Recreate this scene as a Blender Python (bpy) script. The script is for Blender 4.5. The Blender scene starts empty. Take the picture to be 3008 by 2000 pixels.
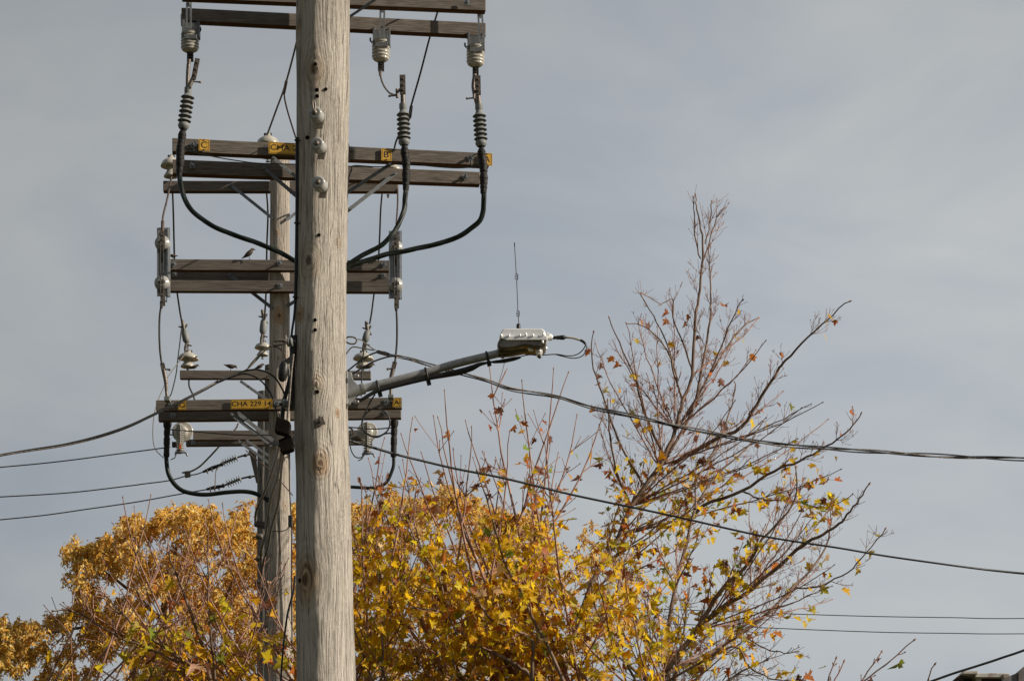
import bpy, bmesh, math, random
import numpy as np
from mathutils import Vector, Matrix

C = bpy.context.scene.collection
SC = bpy.context.scene
R = math.radians

# ------------------------------------------------------------------ camera
F = 8000.0                 # focal length in photo pixels (photo is 3008 wide)
PITCH = R(15.2)
CAM = Vector((0, 0, 1.6))
cd = bpy.data.cameras.new('camera'); cam = bpy.data.objects.new('camera', cd); C.objects.link(cam)
cam.location = CAM; cam.rotation_euler = (R(90) + PITCH, 0, 0)
cd.sensor_width = 36.0; cd.lens = F / 3008.0 * 36.0; cd.clip_end = 6000.0; cd.clip_start = 0.1
SC.camera = cam

# ------------------------------------------------------------------ world, sun, exposure
SUN_EL, SUN_AZ = R(27), R(102)       # azimuth clockwise from the view direction
w = bpy.data.worlds.new('World'); SC.world = w; w.use_nodes = True
nt = w.node_tree; nt.nodes.clear()
def N(nt, t, **kw):
    n = nt.nodes.new(t)
    for k, v in kw.items(): setattr(n, k, v)
    return n
L = nt.links.new
sky = N(nt, 'ShaderNodeTexSky', sky_type='NISHITA', sun_disc=False)
sky.sun_elevation = SUN_EL; sky.sun_rotation = SUN_AZ; sky.air_density = 1.2; sky.dust_density = 2.0
tc = N(nt, 'ShaderNodeTexCoord')
mp = N(nt, 'ShaderNodeMapping'); mp.inputs['Rotation'].default_value = (0, R(-14), R(5)); mp.inputs['Scale'].default_value = (1.0, 1.0, 2.3)
L(tc.outputs['Generated'], mp.inputs['Vector'])
n1 = N(nt, 'ShaderNodeTexNoise'); n1.inputs['Scale'].default_value = 6.2; n1.inputs['Detail'].default_value = 5.0; n1.inputs['Roughness'].default_value = 0.52; n1.inputs['Distortion'].default_value = 0.4
L(mp.outputs['Vector'], n1.inputs['Vector'])
rp = N(nt, 'ShaderNodeValToRGB')
rp.color_ramp.elements[0].position = 0.34; rp.color_ramp.elements[0].color = (0.358, 0.392, 0.436, 1)
rp.color_ramp.elements[1].position = 0.67; rp.color_ramp.elements[1].color = (0.480, 0.498, 0.505, 1)
L(n1.outputs['Fac'], rp.inputs['Fac'])
sx = N(nt, 'ShaderNodeSeparateXYZ'); L(tc.outputs['Generated'], sx.inputs[0])
mr = N(nt, 'ShaderNodeMapRange'); mr.inputs['From Min'].default_value = -0.20; mr.inputs['From Max'].default_value = 0.10
mr.inputs['To Min'].default_value = 7.6; mr.inputs['To Max'].default_value = 9.9
L(sx.outputs['X'], mr.inputs['Value'])
mz = N(nt, 'ShaderNodeMapRange'); mz.inputs['From Min'].default_value = 0.29; mz.inputs['From Max'].default_value = 0.42; mz.inputs['To Min'].default_value = 1.0; mz.inputs['To Max'].default_value = 0.82
L(sx.outputs['Z'], mz.inputs['Value'])
my = N(nt, 'ShaderNodeMapRange'); my.inputs['From Min'].default_value = -0.5; my.inputs['From Max'].default_value = 0.4; my.inputs['To Min'].default_value = 0.5; my.inputs['To Max'].default_value = 1.0
L(sx.outputs['Y'], my.inputs['Value'])          # unseen sky behind the camera dimmed to cut the fill light
mq = N(nt, 'ShaderNodeMath', operation='MULTIPLY'); L(mz.outputs['Result'], mq.inputs[0]); L(my.outputs['Result'], mq.inputs[1])
mm = N(nt, 'ShaderNodeMath', operation='MULTIPLY'); L(mr.outputs['Result'], mm.inputs[0]); L(mq.outputs[0], mm.inputs[1])
ml = N(nt, 'ShaderNodeVectorMath', operation='SCALE'); L(rp.outputs['Color'], ml.inputs[0]); L(mm.outputs[0], ml.inputs['Scale'])
mx = N(nt, 'ShaderNodeMix', data_type='RGBA'); mx.inputs['Factor'].default_value = 0.93
L(sky.outputs['Color'], mx.inputs['A']); L(ml.outputs['Vector'], mx.inputs['B'])
bg = N(nt, 'ShaderNodeBackground'); bg.inputs['Strength'].default_value = 0.1
L(mx.outputs['Result'], bg.inputs['Color'])
out = N(nt, 'ShaderNodeOutputWorld'); L(bg.outputs[0], out.inputs['Surface'])

sd = bpy.data.lights.new('sun', 'SUN'); sd.energy = 5.0; sd.angle = R(0.5); sd.color = (1.0, 0.89, 0.74)
so = bpy.data.objects.new('sun', sd); C.objects.link(so)
to_sun = Vector((math.cos(SUN_EL) * math.sin(SUN_AZ), math.cos(SUN_EL) * math.cos(SUN_AZ), math.sin(SUN_EL)))
so.rotation_euler = to_sun.to_track_quat('Z', 'Y').to_euler()
so.location = (40, -10, 30)
SC.view_settings.view_transform = 'Standard'; SC.view_settings.look = 'None'
SC.view_settings.exposure = 0.17; SC.view_settings.gamma = 1.0
SC.view_settings.use_curve_mapping = False

# ------------------------------------------------------------------ photo pixel -> world point at a real distance
FW = Vector((0, math.cos(PITCH), math.sin(PITCH))); UP = Vector((0, -math.sin(PITCH), math.cos(PITCH)))
def _ray(x, y): return FW + Vector((1, 0, 0)) * ((x - 1504) / F) + UP * ((1000 - y) / F)
def P(x, y, d):
    r = _ray(x, y); return CAM + r * (d / r.y)
def M(px, x, y, d):
    """metres spanned by px photo pixels at that place"""
    r = _ray(x, y); return px * (d / r.y) / F

# ------------------------------------------------------------------ mesh building
class MB:
    def __init__(s): s.v = []; s.f = []; s.m = []; s.s = []
    def add(s, vs, fs, mi=0, sm=False):
        o = len(s.v); s.v.extend([tuple(v) for v in vs])
        for f in fs: s.f.append([o + i for i in f]); s.m.append(mi); s.s.append(sm)
    def tube(s, pts, rad, n=8, mi=0, cap=True):
        pts = [Vector(p) for p in pts]
        if not hasattr(rad, '__len__'): rad = [rad] * len(pts)
        t0 = (pts[1] - pts[0]).normalized()
        a = t0.cross(Vector((0, 1, 0)))
        if a.length < 0.1: a = t0.cross(Vector((1, 0, 0)))
        a.normalize(); vs = []
        for i, p in enumerate(pts):
            t = (pts[min(i + 1, len(pts) - 1)] - pts[max(i - 1, 0)]).normalized()
            a = (a - t * a.dot(t)).normalized(); b = t.cross(a)
            for k in range(n):
                an = 2 * math.pi * k / n
                vs.append(p + (a * math.cos(an) + b * math.sin(an)) * rad[i])
        fs = []
        for i in range(len(pts) - 1):
            for k in range(n):
                k2 = (k + 1) % n
                fs.append([i * n + k, i * n + k2, (i + 1) * n + k2, (i + 1) * n + k])
        s.add(vs, fs, mi, True)
        if cap:
            e = (len(pts) - 1) * n
            s.add([vs[k] for k in range(n)], [list(range(n))[::-1]], mi)
            s.add([vs[e + k] for k in range(n)], [list(range(n))], mi)
    def lathe(s, p0, p1, prof, n=24, mi=0):
        """prof: (fraction along p0->p1, radius in metres); repeated points make a sharp edge"""
        p0, p1 = Vector(p0), Vector(p1)
        s.tube([p0.lerp(p1, a) for a, r in prof], [max(r, 1e-4) for a, r in prof], n, mi) if False else s._lathe(p0, p1, prof, n, mi)
    def _lathe(s, p0, p1, prof, n, mi):
        t = (p1 - p0).normalized(); a = t.cross(Vector((0.3, 1, 0.2))).normalized(); b = t.cross(a)
        vs = []
        for q, r in prof:
            c = p0 + (p1 - p0) * q
            for k in range(n):
                an = 2 * math.pi * k / n; vs.append(c + (a * math.cos(an) + b * math.sin(an)) * r)
        fs = []
        for i in range(len(prof) - 1):
            for k in range(n):
                k2 = (k + 1) % n; fs.append([i * n + k, i * n + k2, (i + 1) * n + k2, (i + 1) * n + k])
        s.add(vs, fs, mi, True)
        s.add(vs[:n], [list(range(n))[::-1]], mi); s.add(vs[-n:], [list(range(n))], mi)
    def hexa(s, a, b, mi=0, mi_bot=None):
        """a: front TL TR BR BL, b: the same corners at the back"""
        vs = list(a) + list(b)
        fs = [[3, 2, 1, 0], [4, 5, 6, 7], [0, 1, 5, 4], [1, 2, 6, 5], [3, 0, 4, 7]]
        s.add(vs, fs, mi); s.add(vs, [[2, 3, 7, 6]], mi if mi_bot is None else mi_bot)
    def box(s, c, ax, ay, az, mi=0):
        c = Vector(c); ax, ay, az = Vector(ax), Vector(ay), Vector(az)
        f = [c - ax - ay + az, c + ax - ay + az, c + ax - ay - az, c - ax - ay - az]
        g = [v + ay * 2 for v in f]
        s.hexa(f, g, mi)
    def poly(s, pts, off, mi=0):
        """prism: planar outline pts extruded by vector off"""
        n = len(pts); off = Vector(off); vs = [Vector(p) for p in pts] + [Vector(p) + off for p in pts]
        fs = [list(range(n))[::-1], [n + i for i in range(n)]] + [[i, (i + 1) % n, n + (i + 1) % n, n + i] for i in range(n)]
        s.add(vs, fs, mi)
    def ball(s, c, r, n=10, mi=0, sc=(1, 1, 1)):
        c = Vector(c); m = max(4, n // 2 + 1); vs = []; fs = []
        for i in range(m + 1):
            th = math.pi * i / m
            for k in range(n):
                ph = 2 * math.pi * k / n
                vs.append(c + Vector((r * sc[0] * math.sin(th) * math.cos(ph), r * sc[1] * math.sin(th) * math.sin(ph), r * sc[2] * math.cos(th))))
        for i in range(m):
            for k in range(n):
                k2 = (k + 1) % n; fs.append([i * n + k, (i + 1) * n + k, (i + 1) * n + k2, i * n + k2])
        s.add(vs, fs, mi, True)
    # --- helpers in photo pixels at distance d
    def tpx(s, pts, d, wpx, n=8, mi=0, smooth=True):
        q = path(pts, d, smooth); k = len(q)
        if hasattr(wpx, '__len__'):
            rr = [np.interp(i / (k - 1), np.linspace(0, 1, len(wpx)), wpx) for i in range(k)]
        else: rr = [wpx] * k
        s.tube([p for p, sc in q], [r * 0.5 * sc for r, (p, sc) in zip(rr, q)], n, mi)
    def lpx(s, a, b, d, prof, n=24, mi=0):
        d0, d1 = d if hasattr(d, '__len__') else (d, d)
        sc = M(1, a[0], a[1], d0); s._lathe(P(a[0], a[1], d0), P(b[0], b[1], d1), [(q, r * sc) for q, r in prof], n, mi)
    def qpx(s, pts, d, depth, mi=0):
        ar = sum(pts[i][0] * pts[(i + 1) % len(pts)][1] - pts[(i + 1) % len(pts)][0] * pts[i][1] for i in range(len(pts)))
        if ar < 0: pts = pts[::-1]
        s.poly([P(x, y, d) for x, y in pts], (0, depth, 0), mi)
    def bpx(s, x0, y0, x1, y1, d, depth, mi=0): s.qpx([(x0, y0), (x1, y0), (x1, y1), (x0, y1)], d, depth, mi)

def path(pts, d, smooth=True, sub=6):
    """pixel polyline -> smooth world polyline with the local pixel size"""
    n = len(pts)
    ds = [np.interp(i / max(1, n - 1), np.linspace(0, 1, len(d)), d) for i in range(n)] if hasattr(d, '__len__') else [d] * n
    raw = [(x, y, z) for (x, y), z in zip(pts, ds)]
    if smooth and n > 2:
        o = []
        for i in range(n - 1):
            p0 = np.array(raw[max(i - 1, 0)]); p1 = np.array(raw[i]); p2 = np.array(raw[i + 1]); p3 = np.array(raw[min(i + 2, n - 1)])
            for j in range(sub):
                t = j / sub
                o.append(0.5 * ((2 * p1) + (-p0 + p2) * t + (2 * p0 - 5 * p1 + 4 * p2 - p3) * t * t + (-p0 + 3 * p1 - 3 * p2 + p3) * t ** 3))
        o.append(np.array(raw[-1])); raw = o
    return [(P(x, y, z), M(1, x, y, z)) for x, y, z in raw]

ORG = {}
def link_mesh(name, mb, mats, origin, parent=None, bevel=0.0):
    me = bpy.data.meshes.new(name)
    o = Vector(origin)
    me.from_pydata([tuple(Vector(v) - o) for v in mb.v], [], mb.f)
    me.polygons.foreach_set('material_index', mb.m); me.polygons.foreach_set('use_smooth', mb.s)
    if not isinstance(mats, (list, tuple)): mats = [mats]
    for m in mats: me.materials.append(m)
    me.update()
    ob = bpy.data.objects.new(name, me); C.objects.link(ob)
    if parent is not None: ob.parent = parent
    else: ob.location = o
    if bevel:
        bv = ob.modifiers.new('bevel', 'BEVEL'); bv.width = bevel; bv.segments = 2; bv.limit_method = 'ANGLE'; bv.angle_limit = R(40)
    ORG[ob.name] = o
    return ob
def tag(o, label, cat, group=None):
    o['label'] = label; o['category'] = cat
    if group: o['group'] = group
    return o
def thing(name, label, cat, loc, group=None):
    o = bpy.data.objects.new(name, None); C.objects.link(o); o.location = loc; o.empty_display_size = 0.1
    ORG[o.name] = Vector(loc); return tag(o, label, cat, group)
def part(name, mb, mats, parent, bevel=0.0): return link_mesh(name, mb, mats, ORG[parent.name], parent, bevel)
def solo(name, mb, mats, label, cat, group=None, bevel=0.0):
    v = np.array([tuple(q) for q in mb.v]); o = Vector((float(v[:, 0].mean()), float(v[:, 1].mean()), float(v[:, 2].min())))
    return tag(link_mesh(name, mb, mats, o, None, bevel), label, cat, group)

# ------------------------------------------------------------------ materials
def base_mat(name):
    m = bpy.data.materials.new(name); m.use_nodes = True
    nt = m.node_tree; b = nt.nodes['Principled BSDF']; return m, nt, b
def mat(name, c0, c1=None, rough=0.6, metal=0.0, scale=30.0, stretch=(1, 1, 1), bump=0.15, spec=0.4, lo=0.35, hi=0.65, detail=5.0):
    m, nt, b = base_mat(name)
    b.inputs['Roughness'].default_value = rough; b.inputs['Metallic'].default_value = metal
    b.inputs['Specular IOR Level'].default_value = spec
    c1 = c1 or tuple(x * 0.7 for x in c0)
    tc = N(nt, 'ShaderNodeTexCoord'); mp = N(nt, 'ShaderNodeMapping'); mp.inputs['Scale'].default_value = stretch
    nt.links.new(tc.outputs['Object'], mp.inputs['Vector'])
    no = N(nt, 'ShaderNodeTexNoise'); no.inputs['Scale'].default_value = scale; no.inputs['Detail'].default_value = detail
    nt.links.new(mp.outputs['Vector'], no.inputs['Vector'])
    rp = N(nt, 'ShaderNodeValToRGB'); e = rp.color_ramp.elements
    e[0].position = lo; e[0].color = (*c1, 1); e[1].position = hi; e[1].color = (*c0, 1)
    nt.links.new(no.outputs['Fac'], rp.inputs['Fac']); nt.links.new(rp.outputs['Color'], b.inputs['Base Color'])
    if bump:
        bp = N(nt, 'ShaderNodeBump'); bp.inputs['Strength'].default_value = bump; bp.inputs['Distance'].default_value = 0.01
        nt.links.new(no.outputs['Fac'], bp.inputs['Height']); nt.links.new(bp.outputs['Normal'], b.inputs['Normal'])
    return m

def pole_mat(name, light, dark, seed):
    m, nt, b = base_mat(name); lk = nt.links.new
    b.inputs['Roughness'].default_value = 0.85; b.inputs['Specular IOR Level'].default_value = 0.15; b.inputs['Diffuse Roughness'].default_value = 1.0
    ga = N(nt, 'ShaderNodeAttribute', attribute_name='grain'); ka = N(nt, 'ShaderNodeAttribute', attribute_name='knot')
    def noise(sc, det, ro=0.55, dist=0.0):
        mp = N(nt, 'ShaderNodeMapping'); mp.inputs['Scale'].default_value = (*sc, 1); mp.inputs['Location'].default_value = (seed, seed * 2, seed)
        lk(ga.outputs['Vector'], mp.inputs['Vector'])
        n = N(nt, 'ShaderNodeTexNoise'); n.inputs['Scale'].default_value = 1.0; n.inputs['Detail'].default_value = det; n.inputs['Roughness'].default_value = ro; n.inputs['Distortion'].default_value = dist
        lk(mp.outputs['Vector'], n.inputs['Vector']); return n.outputs['Fac']
    def math_(op, a, bb=None, c=None, clamp=False):
        n = N(nt, 'ShaderNodeMath', operation=op, use_clamp=clamp)
        for i, q in enumerate((a, bb, c)):
            if q is None: continue
            if isinstance(q, (int, float)): n.inputs[i].default_value = q
            else: lk(q, n.inputs[i])
        return n.outputs[0]
    def mrange(x, a, bb, c=0.0, d=1.0):
        n = N(nt, 'ShaderNodeMapRange'); lk(x, n.inputs['Value'])
        for k, q in zip(('From Min', 'From Max', 'To Min', 'To Max'), (a, bb, c, d)): n.inputs[k].default_value = q
        return n.outputs['Result']
    s1 = noise((60, 1.7), 6, 0.62); s2 = noise((240, 5.0), 4, 0.6); big = noise((6, 1.6), 4, 0.6); cr = noise((26, 0.9), 3, 0.5, 0.2); cr2 = noise((58, 3.2), 4, 0.6, 0.6)
    crack = mrange(math_('ABSOLUTE', math_('SUBTRACT', cr, 0.5)), 0.0, 0.018, 1.0, 0.0)
    crack2 = mrange(math_('ABSOLUTE', math_('SUBTRACT', cr2, 0.47)), 0.0, 0.016, 0.4, 0.0)
    crackm = math_('ADD', math_('MULTIPLY', crack, mrange(big, 0.40, 0.58)), math_('MULTIPLY', crack2, mrange(big, 0.62, 0.44)))
    ring = math_('SINE', math_('MULTIPLY', math_('ADD', ka.outputs['Fac'], math_('MULTIPLY', math_('ADD', s1, big), 0.9)), 8.5))
    rmask = math_('MULTIPLY', mrange(ka.outputs['Fac'], 1.2, 4.6, 1.0, 0.0), mrange(big, 0.38, 0.58, 0.15, 1.0))
    f = math_('ADD', mrange(s1, 0.30, 0.62, 0.1, 0.95), math_('MULTIPLY', mrange(s2, 0.35, 0.65, -0.5, 0.5), 0.45))
    f = math_('ADD', f, math_('MULTIPLY', math_('MULTIPLY', ring, rmask), 0.26))
    f = math_('ADD', f, mrange(big, 0.3, 0.7, -0.35, 0.35))
    f = math_('SUBTRACT', f, math_('MULTIPLY', crackm, 1.0))
    rp = N(nt, 'ShaderNodeValToRGB'); e = rp.color_ramp.elements
    e[0].position = 0.0; e[0].color = (*dark, 1); e[1].position = 0.8; e[1].color = (*light, 1)
    mid = rp.color_ramp.elements.new(0.32); mid.color = (*[0.35 * a + 0.65 * bb for a, bb in zip(dark, light)], 1)
    fc = math_('ADD', f, 0.0, clamp=True); lk(fc, rp.inputs['Fac'])
    kn = N(nt, 'ShaderNodeMix', data_type='RGBA'); lk(mrange(ka.outputs['Fac'], 0.35, 0.62, 0.75, 0.0), kn.inputs['Factor'])
    kn.inputs['B'].default_value = (0.13, 0.085, 0.05, 1); lk(rp.outputs['Color'], kn.inputs['A'])
    st = N(nt, 'ShaderNodeMix', data_type='RGBA'); st.blend_type = 'MULTIPLY'
    lk(math_('MULTIPLY', mrange(ka.outputs['Fac'], 1.2, 2.6, 0.7, 0.0), mrange(big, 0.35, 0.6)), st.inputs['Factor'])
    lk(kn.outputs['Result'], st.inputs['A']); st.inputs['B'].default_value = (0.75, 0.5, 0.27, 1)
    lk(st.outputs['Result'], b.inputs['Base Color'])
    bp = N(nt, 'ShaderNodeBump'); bp.inputs['Strength'].default_value = 0.9; bp.inputs['Distance'].default_value = 0.013
    lk(f, bp.inputs['Height']); lk(bp.outputs['Normal'], b.inputs['Normal'])
    return m

M_POLE = pole_mat('weathered pole wood', (0.74, 0.685, 0.615), (0.32, 0.285, 0.25), 0.0)
M_POLE2 = pole_mat('slender pole wood', (0.66, 0.595, 0.525), (0.28, 0.235, 0.20), 7.3)
M_POLE4 = pole_mat('greyer pole wood', (0.36, 0.34, 0.31), (0.15, 0.13, 0.12), 13.1)
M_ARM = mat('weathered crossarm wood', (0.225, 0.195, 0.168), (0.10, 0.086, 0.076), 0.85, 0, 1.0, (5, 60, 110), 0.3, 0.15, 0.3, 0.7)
M_ARMB = mat('unweathered wood with painted shade', (0.13, 0.065, 0.035), (0.07, 0.035, 0.02), 0.85, 0, 1.0, (3, 40, 40), 0.2, 0.15)  # less weathered brown, with bounce and shade under the arms painted in
M_GALV = mat('galvanised steel', (0.33, 0.345, 0.36), (0.22, 0.235, 0.25), 0.45, 0.55, 40, (1, 1, 1), 0.05)
M_ALU = mat('dull aluminium', (0.40, 0.405, 0.405), (0.31, 0.315, 0.32), 0.42, 0.35, 25, (1, 1, 1), 0.03)
M_CASE = mat('bare metal casing', (0.88, 0.89, 0.90), (0.80, 0.81, 0.82), 0.3, 0.15, 30, (1, 1, 1), 0.02)
M_LENS = mat('bronze lower shell', (0.22, 0.195, 0.155), (0.12, 0.105, 0.085), 0.16, 0.75, 14, (1, 1, 2), 0.05)
M_PORC = mat('glazed pale porcelain', (0.42, 0.405, 0.36), (0.33, 0.315, 0.28), 0.16, 0, 12, (1, 1, 1), 0.0, 0.6)
M_WHITE = mat('white porcelain', (0.40, 0.40, 0.385), (0.31, 0.31, 0.30), 0.2, 0, 14, (1, 1, 1), 0.0, 0.6)
M_CREAM = mat('cream porcelain', (0.48, 0.455, 0.40), (0.35, 0.33, 0.285), 0.2, 0, 14, (1, 1, 1), 0.0, 0.6)
M_POLYM = mat('grey polymer', (0.21, 0.22, 0.22), (0.15, 0.16, 0.16), 0.6, 0, 20, (1, 1, 1), 0.0)
M_GALV_SHADE = mat('galvanised steel with painted shade', (0.20, 0.21, 0.22), (0.13, 0.14, 0.15), 0.55, 0.3, 40, (1, 1, 1), 0.05)  # darker copy of the galvanised steel, shade on brackets and braces painted in
M_BLK = mat('black rubber', (0.022, 0.022, 0.022), (0.012, 0.012, 0.012), 0.45, 0, 30, (1, 1, 1), 0.1, 0.35)
M_TAPE = mat('black wrapping tape', (0.022, 0.019, 0.018), (0.009, 0.008, 0.008), 0.5, 0, 45, (1, 1, 2.5), 0.9, 0.25)
M_CABLE = mat('dark green cable jacket', (0.016, 0.023, 0.020), (0.008, 0.012, 0.010), 0.45, 0, 30, (1, 1, 1), 0.1, 0.25)
M_WIRE = mat('dark wire', (0.05, 0.047, 0.045), (0.025, 0.024, 0.023), 0.6, 0, 20, (1, 1, 1), 0.0, 0.3)
M_RUSTW = mat('brown copper wire', (0.11, 0.075, 0.06), (0.05, 0.035, 0.03), 0.6, 0, 20, (1, 1, 1), 0.0, 0.3)
M_PALEW = mat('pale bare conductor', (0.24, 0.215, 0.18), (0.14, 0.125, 0.105), 0.5, 0.3, 20, (1, 1, 1), 0.0, 0.3)
M_CLAMP = mat('tarnished clamp metal', (0.20, 0.175, 0.15), (0.09, 0.075, 0.065), 0.5, 0.4, 60, (1, 1, 1), 0.3)
M_DKMET = mat('dark iron', (0.06, 0.055, 0.05), (0.03, 0.027, 0.025), 0.55, 0.4, 40, (1, 1, 1), 0.2)
M_YEL = mat('yellow sign enamel', (0.62, 0.36, 0.035), (0.50, 0.28, 0.03), 0.5, 0, 18, (1, 1, 1), 0.02)
M_INK = mat('black sign lettering', (0.03, 0.025, 0.02), (0.02, 0.018, 0.015), 0.6, 0, 20, (1, 1, 1), 0.0)
M_HOLE = mat('dark bore hole', (0.012, 0.009, 0.007), (0.006, 0.005, 0.004), 0.95, 0, 20, (1, 1, 1), 0.0, 0.0)
M_RUSTB = mat('rubber hood brown black', (0.016, 0.012, 0.010), (0.008, 0.006, 0.005), 0.9, 0, 20, (1, 1, 1), 0.1, 0.08)
M_BIRD = mat('speckled plumage', (0.13, 0.095, 0.065), (0.028, 0.022, 0.018), 0.7, 0, 90, (1, 1, 1), 0.1, 0.3, 0.42, 0.62)
M_BEAK = mat('dark beak', (0.06, 0.05, 0.04), None, 0.5, 0, 20, (1, 1, 1), 0.0)
M_ORANGE = mat('orange band', (0.65, 0.13, 0.03), None, 0.5, 0, 20, (1, 1, 1), 0.0)
M_BEIGE = mat('beige cable sheath', (0.42, 0.36, 0.28), None, 0.6, 0, 20, (1, 1, 1), 0.0)
M_BARK = mat('grey brown bark', (0.27, 0.195, 0.15), (0.12, 0.08, 0.06), 0.9, 0, 14, (1, 1, 0.35), 0.5, 0.15)
M_TWIG = mat('reddish young bark', (0.42, 0.25, 0.19), (0.20, 0.10, 0.075), 0.75, 0, 10, (1, 1, 1), 0.1, 0.25)
M_RUSTY = mat('rusty white painted tin', (0.62, 0.60, 0.55), (0.24, 0.10, 0.04), 0.6, 0.1, 5, (1, 1, 1), 0.1, 0.3, 0.36, 0.52)
M_SIDING = mat('grey painted siding', (0.48, 0.50, 0.52), (0.38, 0.40, 0.42), 0.7, 0, 4, (1, 1, 1), 0.02)
M_ROOF = mat('brown roofing', (0.10, 0.07, 0.06), (0.05, 0.035, 0.03), 0.9, 0, 20, (1, 1, 1), 0.3)
M_SOFF = mat('taupe gable board', (0.22, 0.20, 0.20), (0.16, 0.145, 0.145), 0.8, 0, 6, (1, 1, 1), 0.05)
M_GROUND = mat('autumn lawn', (0.10, 0.08, 0.03), (0.035, 0.045, 0.018), 0.95, 0, 0.6, (1, 1, 1), 0.3, 0.1, 0.35, 0.65, 10)

def leaf_mat(name, trans):
    m, nt, b = base_mat(name); lk = nt.links.new
    at = N(nt, 'ShaderNodeAttribute', attribute_name='tint')
    b.inputs['Roughness'].default_value = 0.55; b.inputs['Specular IOR Level'].default_value = 0.3
    lk(at.outputs['Color'], b.inputs['Base Color'])
    tr = N(nt, 'ShaderNodeBsdfTranslucent'); lk(at.outputs['Color'], tr.inputs['Color'])
    ms = N(nt, 'ShaderNodeMixShader'); ms.inputs[0].default_value = trans
    lk(b.outputs[0], ms.inputs[1]); lk(tr.outputs[0], ms.inputs[2])
    lk(ms.outputs[0], nt.nodes['Material Output'].inputs['Surface']); return m
M_LEAF = leaf_mat('maple leaf', 0.55)
M_FINE = leaf_mat('small far leaf', 0.45)

# ------------------------------------------------------------------ ground
mb = MB(); mb.add([(-2500, -2500, 0), (2500, -2500, 0), (2500, 2500, 0), (-2500, 2500, 0)], [[0, 1, 2, 3]])
g = link_mesh('ground', mb, M_GROUND, (0, 0, 0)); g['kind'] = 'structure'

# ------------------------------------------------------------------ utility poles
def facet(t, z):
    """a low wandering ridge with a flatter face beside it, shaped to sharpen the shade edge"""
    return 0.036 * np.cos(3 * (t + 0.24)) + 0.050 * np.exp(-((t + 0.19 + 0.05 * np.sin(z * 6.1) + 0.03 * np.sin(z * 17) + 0.022 * np.sin(z * 37 + 1) + 0.016 * np.sin(z * 71)) / 0.21) ** 2)
def pole_shaft(parent, rows, d, material, knots, top_px=None, nth=64, seed=0):
    """rows: (y, xl, xr) edges of the shaft in photo pixels. Continues to the ground."""
    rows = sorted(rows); cs = []
    for y, xl, xr in rows:
        p = P((xl + xr) / 2, y, d); cs.append((p.z, p.x, M((xr - xl) / 2, (xl + xr) / 2, y, d)))
    cs.sort()
    zs = [c[0] for c in cs]
    # straight continuation to the ground from the lowest two controls far apart
    (z0, x0, r0), (z1, x1, r1) = cs[0], cs[-1]
    slope = (x1 - x0) / (z1 - z0); tap = min(0.0, (r1 - r0) / (z1 - z0))
    cs = [(0.0, x0 - slope * z0, r0 - tap * z0)] + cs
    ztop = cs[-1][0] if top_px is None else top_px
    if ztop > cs[-1][0] + 0.01: cs.append((ztop, x1 + slope * (ztop - z1), r1 + tap * (ztop - z1)))
    zc, xc, rc = map(np.array, zip(*cs))
    zlow = max(0.0, zs[0] - 0.4)
    zz = np.concatenate([np.linspace(0, zlow, 12)[:-1], np.linspace(zlow, ztop, 420)])
    X = np.interp(zz, zc, xc); RR = np.interp(zz, zc, rc)
    rng = np.random.default_rng(seed)
    th = np.linspace(0, 2 * np.pi, nth, endpoint=False)
    TH, ZZ = np.meshgrid(th - np.pi, zz)         # theta 0 looks at the camera; the seam is at the back
    XX = X[:, None]; RA = RR[:, None]
    wob = 1 + 0.012 * np.sin(ZZ * 2.1 + 2 * TH + seed) + 0.010 * np.sin(ZZ * 5.3 - TH * 3) + 0.006 * np.sin(ZZ * 13 + TH * 5) + facet(TH, ZZ)
    U = TH * RA; psi = U.copy(); kd = np.full(U.shape, 12.0)
    psi = psi + 0.010 * np.sin(ZZ * 1.7 + TH * 2) + 0.006 * np.sin(ZZ * 5.1 + TH * 4)
    for kx, ky, kr in knots:
        p = P(kx, ky, d); rr = np.interp(p.z, zz, RR); x0 = np.interp(p.z, zz, X)
        q = (p.x - x0) / rr; tk = math.asin(max(-0.98, min(0.98, q)))
        a = M(kr, kx, ky, d); du = U - tk * rr; dv = (ZZ - p.z) * 0.62
        rad = np.sqrt(du * du + dv * dv)
        psi = psi - du * (a * a * 1.1) / (rad * rad + 0.35 * a * a)
        kd = np.minimum(kd, rad / a)
        wob = wob + 0.035 * np.exp(-(rad / (1.3 * a)) ** 2)
    PX = XX + RA * wob * np.sin(TH); PY = d - RA * wob * np.cos(TH)
    V = np.stack([PX, PY, ZZ], -1).reshape(-1, 3)
    nz = len(zz); mb = MB(); mb.v = [tuple(v) for v in V]
    for i in range(nz - 1):
        for k in range(nth):
            k2 = (k + 1) % nth
            mb.f.append([i * nth + k, i * nth + k2, (i + 1) * nth + k2, (i + 1) * nth + k]); mb.m.append(0); mb.s.append(True)
    mb.f.append([(nz - 1) * nth + k for k in range(nth)]); mb.m.append(0); mb.s.append(False)
    ob = part('shaft', mb, material, parent)
    g = np.zeros((len(V), 3), np.float32); g[:, 0] = psi.reshape(-1); g[:, 1] = ZZ.reshape(-1); g[:, 2] = 0
    a = ob.data.attributes.new('grain', 'FLOAT_VECTOR', 'POINT'); a.data.foreach_set('vector', g.reshape(-1))
    a = ob.data.attributes.new('knot', 'FLOAT', 'POINT'); a.data.foreach_set('value', kd.reshape(-1).astype(np.float32))
    return ob, (zz, X, RR)
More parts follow.
